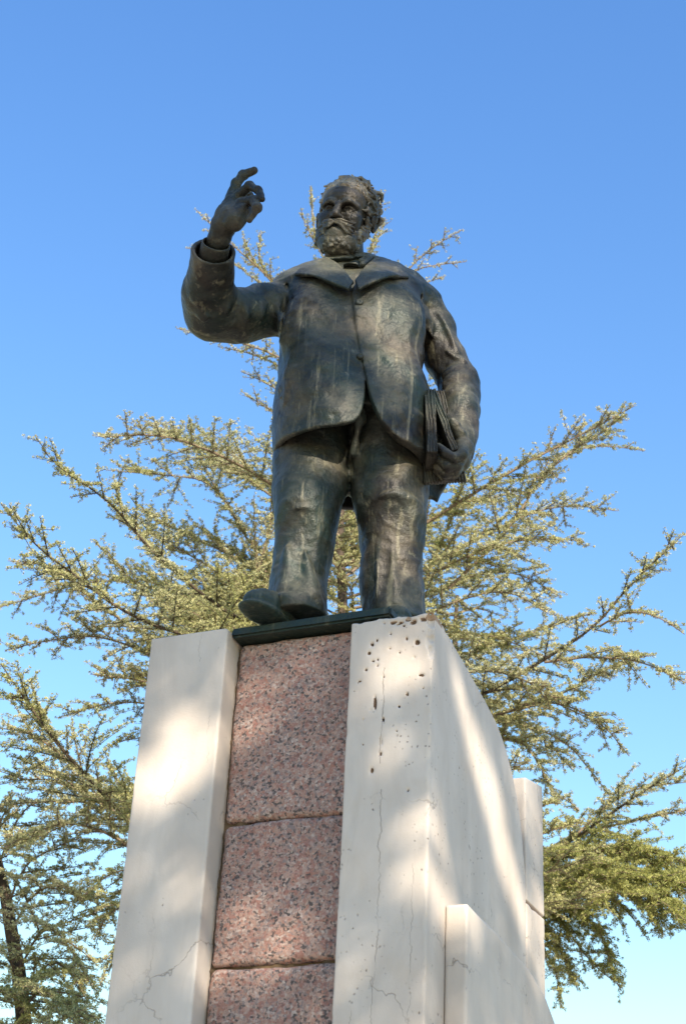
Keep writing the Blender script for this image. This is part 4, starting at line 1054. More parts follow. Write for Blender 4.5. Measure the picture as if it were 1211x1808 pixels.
OPEN_R = [(-0.013, -0.235, 5.604), (0.008, -0.240, 5.449), (0.033, -0.240, 5.324), (0.057, -0.270, 5.203), (0.079, -0.285, 5.091), (0.115, -0.295, 4.999), (0.169, -0.290, 4.931), (0.238, -0.250, 4.902), (0.308, -0.170, 4.922)]
OPEN_L = [(0.044, -0.240, 5.284), (0.061, -0.270, 5.168), (0.058, -0.300, 5.058), (0.037, -0.305, 4.982), (-0.018, -0.305, 4.955), (-0.117, -0.295, 4.950), (-0.204, -0.260, 4.947), (-0.255, -0.170, 4.966), (-0.304, -0.030, 4.980)]
xz = lambda L: [(p[0], p[2]) for p in L]
def coat():
    sc = Sculpt((-0.74, -0.52, 4.86), (0.60, 0.36, 6.16), 0.0056)
    f_out = table_loft(sc, TORSO, TY, 2.3, 0.0)
    S = sc.sl(sc.lo, sc.lo + 9, 0)
    X, Y, Z = sc.xyz(S)
    gx, gz = sc.ax[0][:, None].astype(float), sc.ax[2][None, :].astype(float)
    # right-hand front laps over the left: raise it by a few millimetres
    lap = np.array(xz(smooth_poly(OPEN_R, 1, False)))
    polyR = list(map(tuple, lap)) + [(0.7, lap[-1][1]), (0.7, 6.3), (lap[0][0], 6.3)]
    pR = poly_sd(gx, gz, polyR)[:, None, :]
    frontw = np.clip((-Y) / 0.08, 0, 1)
    sc.D -= 0.016 * np.clip(0.5 - pR / 0.006, 0, 1) * frontw
    # chest and belly modelling
    sc.ell((-0.147, -0.170, 5.506), (.13, .068, .16), .10); sc.ell((0.152, -0.170, 5.527), (.13, .068, .16), .10)
    sc.ell((-0.099, -0.180, 5.262), (.14, .085, .16), .09); sc.ell((0.185, -0.180, 5.199), (.10, .085, .18), .09)
    # shoulder yoke
    sc.tube([(-0.068, 0.030, 5.883), (-0.199, 0.020, 5.838), (-0.285, 0.010, 5.769)], [.078, .08, .095], .06)
    sc.tube([(0.078, 0.040, 5.902), (0.206, 0.030, 5.844), (0.280, 0.020, 5.771)], [.078, .08, .085], .06)
    # waist seam folds: curved ridges running out from the button
    for pts, rr in [([(-0.259, -0.140, 5.279), (-0.205, -0.200, 5.318), (-0.105, -0.235, 5.346), (-0.000, -0.250, 5.368)], [.010, .014, .012, .008]),
                    ([(0.040, -0.250, 5.370), (0.143, -0.245, 5.337), (0.225, -0.220, 5.297), (0.270, -0.170, 5.253)], [.008, .012, .013, .010]),
                    ([(-0.226, -0.180, 5.295), (-0.237, -0.190, 5.190), (-0.258, -0.180, 5.101)], [.010, .014, .010]),
                    ([(0.026, -0.250, 5.286), (-0.044, -0.250, 5.243), (-0.132, -0.250, 5.223)], [.008, .011, .006]),
                    ([(-0.288, -0.120, 5.208), (-0.221, -0.190, 5.213), (-0.169, -0.220, 5.283)], [.008, .012, .006]),
                    ([(0.219, -0.160, 5.641), (0.256, -0.180, 5.512), (0.276, -0.170, 5.379)], [.010, .015, .010]),
                    ([(-0.245, -0.170, 5.601), (-0.257, -0.180, 5.491), (-0.279, -0.150, 5.412)], [.010, .016, .010]),
                    ([(0.094, -0.260, 5.136), (0.132, -0.265, 5.042), (0.187, -0.265, 4.967)], [.008, .014, .010]),
                    ([(-0.016, -0.260, 5.129), (-0.024, -0.265, 5.058), (-0.054, -0.265, 5.003)], [.010, .014, .012])]:
        sc.fold(pts, max(rr) * 1.5, max(rr) * 1.15)
    # flap pocket at the left hip
    sc.tube([(-0.299, -0.130, 5.140), (-0.251, -0.180, 5.158), (-0.239, -0.190, 5.223)], [.006, .010, .006], .012)
    # hollow: the coat is a shell open below
    inner = Sculpt.__new__(Sculpt)
    inner.lo, inner.h, inner.n, inner.ax = sc.lo, sc.h, sc.n, sc.ax
    inner.D = np.full(sc.D.shape, 1.0, np.float32)
    table_loft(inner, TORSO, TY, 2.3, 0.0, off=-0.026)
    zcut = (-0.062, -0.200, 5.648)[2]
    inner.D = np.maximum(inner.D, Z - zcut)
    inner.D = np.minimum(inner.D, np.where(Z < 5.20, inner.D, 1.0))
    sc.D += 0.004
    # sleeves
    # viewer's left: raised arm
    sc.tube([(-0.269, 0.000, 5.747), (-0.369, -0.030, 5.675), (-0.477, -0.060, 5.617), (-0.582, -0.100, 5.596)], [.100, .106, .112, .103], .028)
    sc.tube([(-0.582, -0.100, 5.596), (-0.595, -0.200, 5.626), (-0.575, -0.385, 5.672)], [.103, .095, .085], .05)
    # folds at the elbow
    for pts, rr in [([(-0.648, -0.200, 5.578), (-0.624, -0.200, 5.493), (-0.556, -0.160, 5.436)], [.010, .014, .010]), ([(-0.663, -0.260, 5.602), (-0.643, -0.260, 5.537), (-0.605, -0.220, 5.501)], [.008, .013, .008]),
                    ([(-0.486, -0.140, 5.696), (-0.449, -0.170, 5.586), (-0.423, -0.160, 5.494)], [.010, .015, .010]), ([(-0.431, -0.100, 5.762), (-0.393, -0.140, 5.643), (-0.361, -0.140, 5.528)], [.010, .015, .010]),
                    ([(-0.532, -0.220, 5.658), (-0.511, -0.220, 5.572), (-0.513, -0.200, 5.486)], [.010, .014, .010]), ([(-0.349, -0.100, 5.738), (-0.313, -0.120, 5.635), (-0.303, -0.120, 5.490)], [.010, .014, .010]),
                    ([(-0.641, -0.340, 5.582), (-0.597, -0.360, 5.526), (-0.533, -0.350, 5.565)], [.006, .010, .006]), ([(-0.631, -0.220, 5.534), (-0.576, -0.200, 5.467), (-0.489, -0.170, 5.462)], [.008, .012, .008])]:
        sc.fold(pts, max(rr) * 1.5, max(rr) * 1.15)
    # viewer's right: hanging arm
    sc.tube([(0.295, 0.030, 5.792), (0.339, 0.040, 5.685), (0.397, 0.050, 5.531), (0.445, 0.040, 5.408)], [.090, .083, .081, .081], .018)
    sc.tube([(0.450, 0.040, 5.414), (0.451, -0.020, 5.231), (0.440, -0.060, 5.066), (0.428, -0.080, 4.985)], [.083, .078, .075, .073], .018)
    for pts, rr in [([(0.351, -0.040, 5.330), (0.406, -0.060, 5.371), (0.495, -0.030, 5.387)], [.008, .016, .010]), ([(0.370, -0.050, 5.274), (0.432, -0.070, 5.309), (0.508, -0.040, 5.319)], [.008, .014, .008]),
                    ([(0.356, -0.030, 5.378), (0.391, -0.050, 5.411), (0.467, -0.030, 5.442)], [.008, .013, .008]), ([(0.362, -0.080, 5.184), (0.418, -0.100, 5.127), (0.499, -0.070, 5.164)], [.006, .010, .006]),
                    ([(0.294, -0.070, 5.717), (0.325, -0.060, 5.608), (0.337, -0.040, 5.478)], [.010, .016, .010]), ([(0.347, -0.060, 5.713), (0.397, -0.050, 5.621), (0.437, -0.040, 5.499)], [.008, .013, .008]),
                    ([(0.369, -0.060, 5.523), (0.418, -0.050, 5.482), (0.478, -0.030, 5.466)], [.006, .012, .008])]:
        sc.fold(pts, max(rr) * 1.5, max(rr) * 1.15)
    # armhole seams
    sc.tube([(-0.294, -0.090, 5.804), (-0.271, -0.170, 5.643), (-0.284, -0.180, 5.489), (-0.299, -0.120, 5.432)], [.006, .010, .010, .006], .012, 'sub')
    sc.tube([(0.258, -0.070, 5.841), (0.272, -0.120, 5.691), (0.279, -0.100, 5.545), (0.287, -0.080, 5.388)], [.006, .011, .012, .010], .012, 'sub')
    sc.wrinkles((.24, .20, .15), .0045, 83); sc.wrinkles((.10, .12, .07), .0015, 84)
    sc.noise(0.10, 0.007, 81, 2); sc.noise(0.024, 0.0018, 82, 1)
    sc.D = smax(sc.D, -inner.D, 0.006)
    # front opening and hem
    mid = xz(smooth_poly(OPEN_R[3:], 2, False)); lef = xz(smooth_poly(OPEN_L, 1, False))
    top = [(0.5 * (OPEN_R[2][0] + OPEN_L[0][0]), OPEN_L[0][2] + .01)]
    cut = top + mid + [(0.75, mid[-1][1]), (0.75, 4.7), (-0.5, 4.7), (-0.5, lef[-1][1])] + lef[::-1]
    pc = poly_sd(gx, gz, cut)[:, None, :]
    S0 = np.maximum(pc, (Y - 0.05))
    vee = xz([(-0.127, -0.150, 5.926), (-0.069, -0.150, 5.808), (-0.010, -0.200, 5.661), (0.035, -0.150, 5.803), (0.073, -0.150, 5.940)])
    sc.D = smax(sc.D, -np.maximum(poly_sd(gx, gz, vee)[:, None, :], Y - .0), .006)
    near_arm = (X > 0.335)        # the sleeve is not cut by the hem line
    sc.D = np.where(near_arm, sc.D, smax(sc.D, -S0, 0.006))
    hz = (0.308, -0.170, 4.922)[2]
    sc.D = np.where(near_arm, sc.D, np.maximum(sc.D, (hz - 0.005) - Z))
    # cuff hollows
    a, b = np.array((-0.595, -0.200, 5.626)), np.array((-0.575, -0.385, 5.672)); d = unit(b - a)
    sc.op(lambda X, Y, Z: -((X - b[0]) * d[0] + (Y - b[1]) * d[1] + (Z - b[2]) * d[2] - 0.005) + 0 * X, b - .16, b + .16, 0.0, 'noop') if False else None
    pl = ((X - b[0]) * d[0] + (Y - b[1]) * d[1] + (Z - b[2]) * d[2]) - 0.012
    nb = (np.abs(X - b[0]) < .14) & (np.abs(Z - b[2]) < .16) & (Y < -.25)
    sc.D = np.where(nb, smax(sc.D, pl.astype(np.float32), 0.006), sc.D)
    sc.cone(b + d * 0.08, b - d * 0.10, .073, .069, .006, 'sub')
    a2, b2 = np.array((0.440, -0.060, 5.066)), np.array((0.428, -0.080, 4.985)); d2 = unit(np.array([-.10, -.55, -.80]))
    pl2 = ((X - b2[0]) * d2[0] + (Y - b2[1]) * d2[1] + (Z - b2[2]) * d2[2]) - 0.012
    nb2 = (X > 0.335) & (Z < b2[2] + .12)
    sc.D = np.where(nb2, smax(sc.D, pl2.astype(np.float32), 0.006), sc.D)
    sc.cone(b2 + d2 * 0.09, b2 - d2 * 0.06, .066, .062, .006, 'sub')
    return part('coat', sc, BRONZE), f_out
_, TORSO_FN = coat()

def lapel(poly, off0, off1, seed):
    P_ = np.array(poly); lo = P_.min(0) - [.03, .12, .03]; hi = P_.max(0) + [.03, .18, .03]
    sc = Sculpt(lo, hi, 0.0045)
    X, Y, Z = sc.xyz(sc.sl(sc.lo, sc.lo + 9, 0))
    d = TORSO_FN(X, Y, Z)
    sh = smin(d, np.full_like(d, 1.0), 0)
    for (p, rr) in [(((-0.147, -0.170, 5.506)), (.13, .068, .16)), (((0.152, -0.170, 5.527)), (.13, .068, .16))]:
        t = Sculpt.__new__(Sculpt); t.lo, t.h, t.n, t.ax = sc.lo, sc.h, sc.n, sc.ax; t.D = sh.astype(np.float32).copy()
        t.ell(p, rr, .10); sh = t.D
    t = Sculpt.__new__(Sculpt); t.lo, t.h, t.n, t.ax = sc.lo, sc.h, sc.n, sc.ax; t.D = sh.astype(np.float32).copy()
    t.tube([(-0.068, 0.030, 5.883), (-0.199, 0.020, 5.838), (-0.285, 0.010, 5.769)], [.078, .08, .095], .06)
    t.tube([(0.078, 0.040, 5.902), (0.206, 0.030, 5.844), (0.280, 0.020, 5.771)], [.078, .08, .085], .06)
    sh = t.D
    pc = poly_sd(sc.ax[0][:, None].astype(float), sc.ax[2][None, :].astype(float), xz(poly))[:, None, :]
    lift = off0 + (off1 - off0) * np.clip((P_[:, 2].max() - Z) / (np.ptp(P_[:, 2]) + 1e-6), 0, 1) ** 1.5
    bulge = 0.003 * np.clip(-pc / 0.05, 0, 1)
    D = np.maximum(sh - lift - bulge, -(sh - lift + 0.016))
    D = smax(D.astype(np.float32), pc + 0 * D, 0.005)
    sc.D = np.maximum(D, Y - 0.10).astype(np.float32)
    sc.noise(0.05, 0.003, seed)
    return part('lapel', sc, BRONZE)
lapel([(-0.258, -0.160, 5.765), (-0.213, -0.120, 5.852), (-0.128, -0.080, 5.919), (-0.069, -0.140, 5.807), (-0.008, -0.200, 5.670), (-0.029, -0.220, 5.609), (-0.133, -0.200, 5.670)], .016, .040, 1)
lapel([(-0.005, -0.200, 5.673), (0.026, -0.160, 5.782), (0.065, -0.090, 5.909), (0.140, -0.060, 5.946), (0.207, -0.100, 5.859), (0.219, -0.130, 5.784), (0.146, -0.170, 5.723), (0.065, -0.200, 5.655), (0.015, -0.220, 5.606)], .016, .048, 2)

# ---- shirt, collar and neckcloth
def collar():
    sc = Sculpt((-.24, -.30, 5.86), (.16, .16, 6.12), 0.0045)
    sc.tube([(-0.119, 0.000, 5.921), (-0.071, -0.040, 5.916), (0.001, -0.060, 5.917), (0.068, -0.020, 5.967)], [.030, .026, .026, .028], .02)
    sc.ell((-0.017, -0.105, 5.787), (.080, .055, .085), .03)
    sc.tube([(-0.083, -0.110, 5.818), (-0.046, -0.135, 5.843), (-0.007, -0.130, 5.865)], [.014, .017, .012], .010)
    sc.tube([(0.024, -0.115, 5.880), (0.047, -0.090, 5.930), (0.074, -0.050, 5.968)], [.016, .019, .016], .008)
    sc.tube([(0.014, -0.110, 5.907), (0.041, -0.090, 5.954), (0.069, -0.050, 5.983)], [.009, .010, .009], .006)
    sc.fold([(-0.017, -0.150, 5.817), (-0.010, -0.190, 5.684)], -.006, .008)
    sc.noise(0.04, 0.004, 3)
    return part('shirt_collar', sc, BRONZE)
collar()

def button(p, r):
    sc = Sculpt(np.array(p) - .03, np.array(p) + .03, 0.0025)
    sc.ell(p, (r, .012, r), 0); sc.ell(np.array(p) - [0, .013, 0], (r * .6, .006, r * .6), .003, 'sub')
    return part('button', sc, BRONZE)
button((0.018, -0.262, 5.564), .017); button((0.034, -0.262, 5.297), .016)

# ---- head
hy, hp, hr, hs = math.radians(-17), math.radians(23.5), math.radians(9.5), 1.07
cy_, sy_, cp_, sp_, cr_, sr_ = math.cos(hy), math.sin(hy), math.cos(hp), math.sin(hp), math.cos(hr), math.sin(hr)
HM = (hs * (np.array([[cy_, -sy_, 0], [sy_, cy_, 0], [0, 0, 1]]) @ np.array([[1, 0, 0], [0, cp_, -sp_], [0, sp_, cp_]]) @ np.array([[cr_, 0, sr_], [0, 1, 0], [-sr_, 0, cr_]]))) @ np.diag([1.05, 1.0, 0.97])
HO = np.array((-0.057, -0.050, 6.177))

def sub_inner(lo, hi, h):
    return Sculpt(lo, hi, h)

def head():
    sc = Sculpt((-.14, -.21, -.26), (.14, .19, .20), 0.003)
    sc.ell((0, .022, .052), (.094, .120, .112), .0)
    sc.ell((0, -.045, -.045), (.080, .080, .105), .04)
    sc.ell((0, -.060, .065), (.074, .062, .060), .04)                       # forehead
    for s in (-1, 1):
        sc.ell((s * .056, -.085, -.018), (.028, .026, .022), .025)            # cheekbone
        sc.ell((s * .044, -.095, -.050), (.028, .024, .036), .03)            # cheek
        sc.tube([(s * .012, -.122, .030), (s * .036, -.124, .040), (s * .066, -.100, .028)], [.011, .014, .010], .018)   # brow
    sc.tube([(0, -.118, .032), (0, -.136, .004), (0, -.156, -.022)], [.011, .0125, .015], .014)      # nose
    for s in (-1, 1):
        sc.ell((s * .015, -.141, -.027), (.011, .014, .010), .008)
        sc.ell((s * .009, -.147, -.036), (.005, .008, .005), .003, 'sub')
        sc.ell((s * .037, -.123, .014), (.024, .022, .018), .012, 'sub')     # eye socket
        sc.ell((s * .038, -.098, .011), (.020, .019, .018), .004)            # eyeball
        # lids
        sc.tube([(s * .019, -.115, .010), (s * .030, -.1185, .0195), (s * .042, -.1175, .021), (s * .058, -.106, .010)], [.003, .0048, .0048, .003], .003)
        sc.tube([(s * .020, -.1145, .008), (s * .032, -.1165, .0005), (s * .045, -.1145, .000), (s * .058, -.105, .009)], [.0025, .0036, .0036, .0025], .003)
        sc.tube([(s * .022, -.116, -.008), (s * .036, -.115, -.013), (s * .052, -.107, -.008)], [.004, .006, .004], .010)  # bag
        sc.ell((s * .038, -.1185, .011), (.0045, .004, .0055), .002, 'sub')   # pupil
        # fold beside nose
        sc.tube([(s * .024, -.133, -.028), (s * .036, -.122, -.046), (s * .046, -.110, -.064)], [.003, .005, .004], .010, 'sub')
        # ear
        sc.ell((s * .104, .020, -.006), (.014, .026, .038), .010)
        sc.tube([(s * .114, .002, -.032), (s * .118, .008, .014), (s * .122, .030, .030), (s * .122, .048, .012), (s * .114, .042, -.016), (s * .108, .016, -.042)], [.0055, .006, .007, .007, .006, .007], .004)
        sc.ell((s * .119, .022, -.002), (.010, .014, .020), .005, 'sub')
    # frown lines
    for s in (-1, 1):
        sc.tube([(s * .006, -.126, .030), (s * .007, -.124, .048)], [.002, .003], .006, 'sub')
    sc.tube([(-.045, -.116, .074), (0, -.126, .078), (.045, -.116, .074)], [.002, .003, .002], .006, 'sub')
    # mouth: lower lip
    sc.tube([(-.020, -.131, -.077), (0, -.137, -.079), (.020, -.131, -.077)], [.006, .009, .006], .008)
    # neck
    sc.tube([(0, .020, -.06), (0, .045, -.16), (0, .07, -.25)], [.070, .066, .075], .03)
    sc.noise(0.05, 0.0016, 91); sc.noise(0.012, 0.0006, 92, 1)
    return part('head', sc, BRONZE_FACE, None, HM, HO, 'dark bronze face with deep-set eyes')
head_o = head()

def strands(sc, roots, flow, rng, n_seg=4, L=(.03, .05), r=(.0065, .0035), k=.004, curl=.6, lift=.35, cen=(0, .034, .064)):
    for p in roots:
        p = np.array(p, float)
        d = flow(p); nrm = unit((p - np.array(cen)) * [1, .75, .9])
        s = unit(np.cross(d, nrm)); ph = rng.uniform(0, 6.28); tw = rng.choice([-1, 1]) * curl
        ln = rng.uniform(*L); q = [p.copy()]
        for j in range(n_seg):
            a = tw * (j + .5) * 1.0
            dd = unit(d * math.cos(a) + s * math.sin(a) + nrm * lift * math.sin(ph + j * 1.7) * .8)
            q.append(q[-1] + dd * ln / n_seg)
        sc.tube(q, list(np.linspace(r[0], r[1], n_seg + 1) * rng.uniform(.8, 1.25)), k)

def hair():
    rng = np.random.default_rng(5)
    sc = Sculpt((-.17, -.17, -.15), (.17, .22, .24), 0.003)
    sc.ell((0, .034, .064), (.104, .126, .118), 0)
    X, Y, Z = sc.xyz(sc.sl(sc.lo, sc.lo + 9, 0))
    # face opening
    front = (Y + 0.02 + 0.0 * X) - np.clip((Z - .07) * 2.0, -.03, .09) * -1.0
    open_f = np.maximum(np.maximum((Y - (-.012)) , Z - (.090 - 3.0 * X ** 2)), -9)
    sc.D = smax(sc.D, -open_f.astype(np.float32), .012)
    ear = np.maximum(np.abs(Y - .015) - .035, Z - .03)
    sc.D = smax(sc.D, -(ear + 0 * X).astype(np.float32), .008)
    sc.D = np.maximum(sc.D, -(Z + .10 - .5 * (Y - .05)))
    roots = []
    while len(roots) < 330:
        v = rng.normal(size=3); v /= np.linalg.norm(v)
        p = np.array([0, .034, .064]) + v * [.104, .126, .118]
        if p[2] < -.01 or (p[1] < -.01 and p[2] < .100 - 3.0 * p[0] ** 2) or (abs(p[1] - .015) < .035 and p[2] < .03): continue
        roots.append(p)
    def flow(p):
        # swept up and back from the forehead, down at the sides
        side = abs(p[0]) / .11
        d = np.array([p[0] * 1.5 + .22, .75, .55 - 1.5 * side - (1.0 if p[1] > .08 else 0)])
        nn = unit((p - np.array([0, .034, .064])) / np.array([.104, .126, .118]) ** 2)
        d = d + rng.normal(size=3) * .12
        return unit(d - (d @ nn) * nn - .12 * nn)
    strands(sc, roots, flow, rng, 5, (.055, .09), (.0090, .0040), .002, .38, .35)
    # forelock quiff along the hairline
    for t in np.linspace(-1, 1, 13):
        x = t * .085; z = .104 - 3.0 * x * x; y = -.088 + .9 * abs(x) * abs(t)
        strands(sc, [(x, y, z)], lambda p: unit(np.array([.5 * t + .25, .15, 1.0])), rng, 5, (.05, .075), (.0135, .005), .003, .55, .5)
        strands(sc, [(x * .9 + .01, y + .035, z + .042)], lambda p: unit(np.array([.5 * t + .3, .5, .8])), rng, 5, (.05, .075), (.013, .005), .003, .5, .5)
    # side whiskers
    for s in (-1, 1):
        for q in range(16):
            p = (s * rng.uniform(.086, .098), rng.uniform(-.045, -.012), rng.uniform(-.06, .05))
            strands(sc, [p], lambda p: unit(np.array([0, -.15, -1.0])), rng, 3, (.025, .04), (.007, .004), .004, .6, .4)
    # tufts standing out behind the ears
        for q in range(2):
            p = (s * rng.uniform(.095, .112), rng.uniform(.06, .10), rng.uniform(-.02, .07))
            strands(sc, [p], lambda p: unit(np.array([s * .5, .5, -.2 + rng.normal() * .5])), rng, 4, (.03, .05), (.011, .006), .005, .8, .6)
    sc.noise(0.012, 0.0012, 6, 1)
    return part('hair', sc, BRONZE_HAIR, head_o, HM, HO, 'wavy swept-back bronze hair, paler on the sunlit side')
hair()

def beard():
    rng = np.random.default_rng(8)
    sc = Sculpt((-.14, -.22, -.25), (.14, .08, -.01), 0.003)
    sc.ell((0, -.078, -.116), (.070, .066, .060), 0)
    sc.ell((0, -.130, -.088), (.044, .022, .022), .02)
    for s in (-1, 1):
        sc.tube([(s * .082, -.018, -.045), (s * .074, -.045, -.082), (s * .046, -.085, -.120)], [.014, .021, .030], .03)
    sc.ell((0, -.095, -.132), (.058, .048, .038), .03)
    mouth = [(-.026, -.150, -.070), (0, -.160, -.0715), (.026, -.150, -.070)]
    roots = []
    while len(roots) < 340:
        v = rng.normal(size=3); v /= np.linalg.norm(v)
        c = rng.choice([0, 0, 1, 2, 2, 3, 3])
        if c == 0: p = np.array([0, -.078, -.118]) + v * [.070, .062, .058]
        elif c == 1: p = np.array([0, -.095, -.132]) + v * [.058, .048, .038]
        else:
            s = 1 if c == 2 else -1; t = rng.uniform()
            p = np.array([s * (.080 - .03 * t), -.020 - .06 * t, -.045 - .072 * t]) + v * (.015 + .018 * t)
        if p[1] > .0 or (p[2] > -.085 and abs(p[0]) < .03) or p[2] > -.03: continue
        roots.append(p)
    strands(sc, roots, lambda p: unit(np.array([p[0] * 4, -.5, -1.0]) + rng.normal(size=3) * .25), rng, 5, (.026, .044), (.0090, .004), .002, 1.1, .8, (0, -.05, -.10))
    sc.tube(mouth, .004, .004, 'sub')
    sc.noise(0.012, 0.0012, 16, 1)
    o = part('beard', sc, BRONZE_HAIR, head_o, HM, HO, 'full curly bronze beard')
    sc = Sculpt((-.11, -.20, -.13), (.11, -.06, -.02), 0.0025)
    for s in (-1, 1):
        for q in range(26):
            y0 = rng.uniform(-.009, .004); z0 = rng.uniform(-.013, .011); e = rng.uniform(-.01, .012); w = rng.normal() * .006
            sc.tube([(s * rng.uniform(.0, .012), -.148 + y0, -.050 + z0 * .6), (s * .024, -.149 + y0, -.056 + z0 * 1.1 + w * .5), (s * .044, -.136 + y0, -.067 + z0 * 1.6 - w), (s * (.062 + e), -.118, -.073 + z0 * 2.2 + w)],
                    [.0040, .0052, .0048, .0025], .0015)
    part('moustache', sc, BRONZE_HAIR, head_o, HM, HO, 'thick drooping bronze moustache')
beard()

# ---- raised hand (viewer's left) with its shirt cuff
def raised_hand():
    sc = Sculpt(np.array((-0.463, -0.500, 5.811)) - [.30, .20, .26], np.array((-0.463, -0.500, 5.811)) + [.24, .20, .26], 0.003)
    # wrist and palm
    sc.tube([(-0.574, -0.360, 5.673), (-0.558, -0.410, 5.720), (-0.546, -0.440, 5.754)], [.044, .042, .041], .02)
    sc.tube([(-0.546, -0.440, 5.754), (-0.536, -0.465, 5.807), (-0.511, -0.475, 5.889)], [.035, .037, .030], .03)
    sc.tube([(-0.542, -0.440, 5.763), (-0.509, -0.490, 5.772), (-0.469, -0.500, 5.834)], [.033, .036, .029], .03)
    sc.tube([(-0.541, -0.450, 5.760), (-0.493, -0.500, 5.744), (-0.456, -0.510, 5.791)], [.028, .031, .026], .03)
    def finger(pts, rad):
        sc.tube(pts, rad, .007)
        for p, r in list(zip(pts, rad))[1:-1]:
            sc.ell(p, (r * 1.12, r * 1.12, r * 1.12), .006)
    finger([(-0.516, -0.475, 5.901), (-0.504, -0.490, 5.955), (-0.477, -0.500, 5.993), (-0.434, -0.515, 6.007)], [.025, .0205, .018, .0145])           # forefinger
    finger([(-0.487, -0.500, 5.883), (-0.445, -0.530, 5.910), (-0.407, -0.560, 5.862), (-0.387, -0.570, 5.807)], [.022, .0180, .0165, .0130])            # middle finger
    finger([(-0.469, -0.510, 5.837), (-0.424, -0.550, 5.819), (-0.403, -0.570, 5.762), (-0.429, -0.555, 5.712)], [.022, .0190, .0180, .0140])             # ring finger
    finger([(-0.478, -0.470, 5.824), (-0.447, -0.480, 5.841), (-0.424, -0.490, 5.810), (-0.434, -0.475, 5.787)], [.020, .017, .015, .012])               # little finger
    finger([(-0.528, -0.430, 5.862), (-0.503, -0.400, 5.933), (-0.473, -0.395, 5.970), (-0.450, -0.410, 5.967)], [.028, .024, .021, .016])             # thumb, on the far side
    # tendons and knuckles
    for a, b in (((-0.535, -0.490, 5.749), (-0.508, -0.500, 5.861)), ((-0.526, -0.500, 5.735), (-0.477, -0.525, 5.829)), ((-0.518, -0.510, 5.721), (-0.465, -0.535, 5.791))):
        sc.cone(a, b, .008, .010, .016)
    sc.noise(0.03, 0.0025, 33); sc.noise(0.01, 0.0007, 34, 1)
    return part('hand', sc, BRONZE_DARK, None, None, None, 'raised hand with the forefinger extended')
raised_hand()

def shirt_cuff():
    b = np.array((-0.566, -0.415, 5.688)); a = np.array((-0.580, -0.350, 5.660)); d = unit(b - a)
    sc = Sculpt(b - .13, b + .13, 0.0035)
    sc.cone(a - d * .03, b, .062, .058, 0)
    X, Y, Z = sc.xyz(sc.sl(sc.lo, sc.lo + 9, 0))
    pl = ((X - b[0]) * d[0] + (Y - b[1]) * d[1] + (Z - b[2]) * d[2]) - .012
    sc.D = smax(sc.D, pl.astype(np.float32), .004)
    sc.cone(b + d * .06, b - d * .05, .050, .050, .004, 'sub')
    return part('shirt_cuff', sc, BRONZE_DARK)
shirt_cuff()

# ---- the other hand and the book it holds against the hip
def holding_hand():
    c = np.array((0.415, -0.150, 4.966))
    sc = Sculpt(c - [.16, .14, .17], c + [.14, .16, .17], 0.0032)
    sc.tube([(0.436, -0.050, 5.086), (0.448, -0.080, 5.000), (0.446, -0.110, 4.936)], [.044, .044, .042], .02)          # wrist, palm
    sc.tube([(0.446, -0.100, 4.987), (0.456, -0.140, 4.975), (0.440, -0.170, 4.913)], [.036, .034, .026], .02)
    sc.tube([(0.433, -0.100, 4.925), (0.408, -0.120, 4.901), (0.380, -0.100, 4.901)], [.040, .038, .03], .025)
    fg = lambda pts, rad: sc.tube(pts, rad, .006)
    fg([(0.450, -0.160, 4.967), (0.446, -0.185, 4.911), (0.412, -0.195, 4.887), (0.381, -0.195, 4.906), (0.355, -0.185, 4.942)], [.024, .023, .021, .019, .016])    # forefinger curling under
    fg([(0.447, -0.140, 4.932), (0.429, -0.160, 4.877), (0.393, -0.170, 4.863), (0.362, -0.165, 4.895)], [.024, .023, .021, .017])
    fg([(0.446, -0.110, 4.925), (0.423, -0.130, 4.864), (0.387, -0.140, 4.850), (0.355, -0.140, 4.879)], [.024, .023, .020, .017])
    fg([(0.440, -0.080, 4.923), (0.412, -0.100, 4.861), (0.380, -0.110, 4.853), (0.353, -0.110, 4.877)], [.021, .019, .018, .014])
    fg([(0.456, -0.140, 4.988), (0.441, -0.155, 5.023), (0.421, -0.170, 5.054), (0.409, -0.175, 5.071)], [.025, .023, .020, .015])                              # thumb on top
    sc.noise(0.03, 0.002, 43)
    return part('hand', sc, BRONZE, None, None, None, 'lower hand curled round the book')
holding_hand()

def frame(a, b, yv):
    z = unit(np.array(a) - np.array(b)); y = unit(np.array(yv) - (np.array(yv) @ z) * z); x = np.cross(y, z)
    return np.stack([x, y, z], 1)

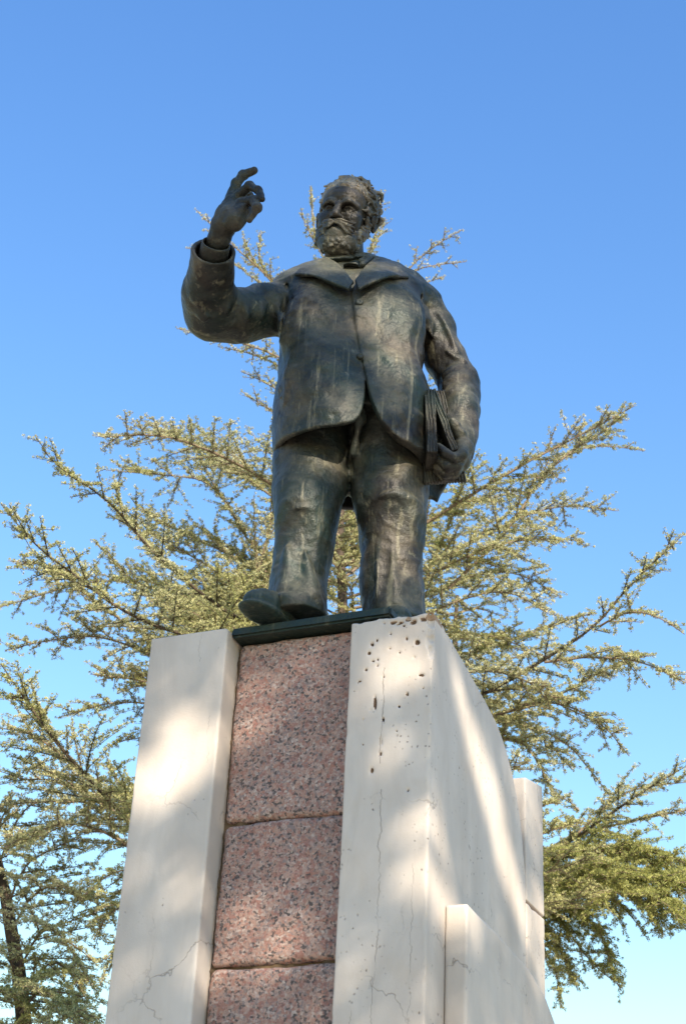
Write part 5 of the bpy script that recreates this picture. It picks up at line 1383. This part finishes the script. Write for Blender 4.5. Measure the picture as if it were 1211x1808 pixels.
book = link(bpy.data.objects.new('book', None)); book.parent = statue
book.location = Vector((0.350, -0.100, 5.115)) - statue.location; book['label'] = 'open bronze book held against the hip'
def book_block(a, b, w0, w1, dep, seed, name, lab=None):
    a, b = np.array(a), np.array(b); R = frame(a, b, (0, 1, 0)); c = (a + b) / 2; hl = np.linalg.norm(a - b) / 2
    sc = Sculpt(-np.array([w1 + .02, .03, hl + .02]), np.array([w1 + .02, dep + .02, hl + .02]), 0.003)
    X, Y, Z = sc.xyz(sc.sl(sc.lo, sc.lo + 9, 0))
    w = w1 + (w0 - w1) * (Z + hl) / (2 * hl)
    r = np.random.default_rng(seed)
    ridg = 0.0035 * np.sin(X * 520 + 3 * lattice(sc.ax, .06, r)) + 0.004 * lattice([sc.ax[0], sc.ax[1], sc.ax[2] * .2], .02, r)
    sc.D = np.maximum(np.maximum(np.abs(X) - w, np.abs(Y - dep / 2) - dep / 2 + ridg), np.abs(Z) - hl + 0.35 * ridg).astype(np.float32)
    v, f = sc.mesh()
    v = v @ R.T + c
    o = mesh_np(name, v, f, BRONZE_DARK, book)
    if lab: o['label'] = lab
book_block((0.314, -0.200, 5.202), (0.329, -0.225, 4.891), .021, .020, .12, 1, 'page_block')
book_block((0.327, -0.195, 5.203), (0.418, -0.200, 4.921), .014, .014, .11, 2, 'page_block')
book_block((0.334, -0.100, 5.265), (0.390, -0.100, 4.839), .045, .085, .02, 3, 'cover')

def coat_tail():
    # back skirt of the coat hanging behind the hand
    poly = [(0.290, 0.100, 5.203), (0.435, 0.100, 5.129), (0.487, 0.100, 5.064), (0.451, 0.100, 4.999), (0.415, 0.100, 4.959), (0.390, 0.100, 4.914), (0.377, 0.100, 4.871), (0.356, 0.100, 4.880), (0.329, 0.100, 4.873), (0.309, 0.100, 4.984)]
    P_ = np.array(poly); sc = Sculpt(P_.min(0) - [.03, .06, .03], P_.max(0) + [.03, .06, .03], 0.005)
    X, Y, Z = sc.xyz(sc.sl(sc.lo, sc.lo + 9, 0))
    pc = poly_sd(sc.ax[0][:, None].astype(float), sc.ax[2][None, :].astype(float), xz(poly))[:, None, :]
    r = np.random.default_rng(2)
    fold = 0.015 * np.sin(X * 45) + .01 * lattice(sc.ax, .06, r)
    sc.D = smax(np.abs(Y - .10 + fold) - .016, pc + 0 * Y + 0 * X, .01).astype(np.float32)
    return part('coat_tail', sc, BRONZE_DARK)
coat_tail()
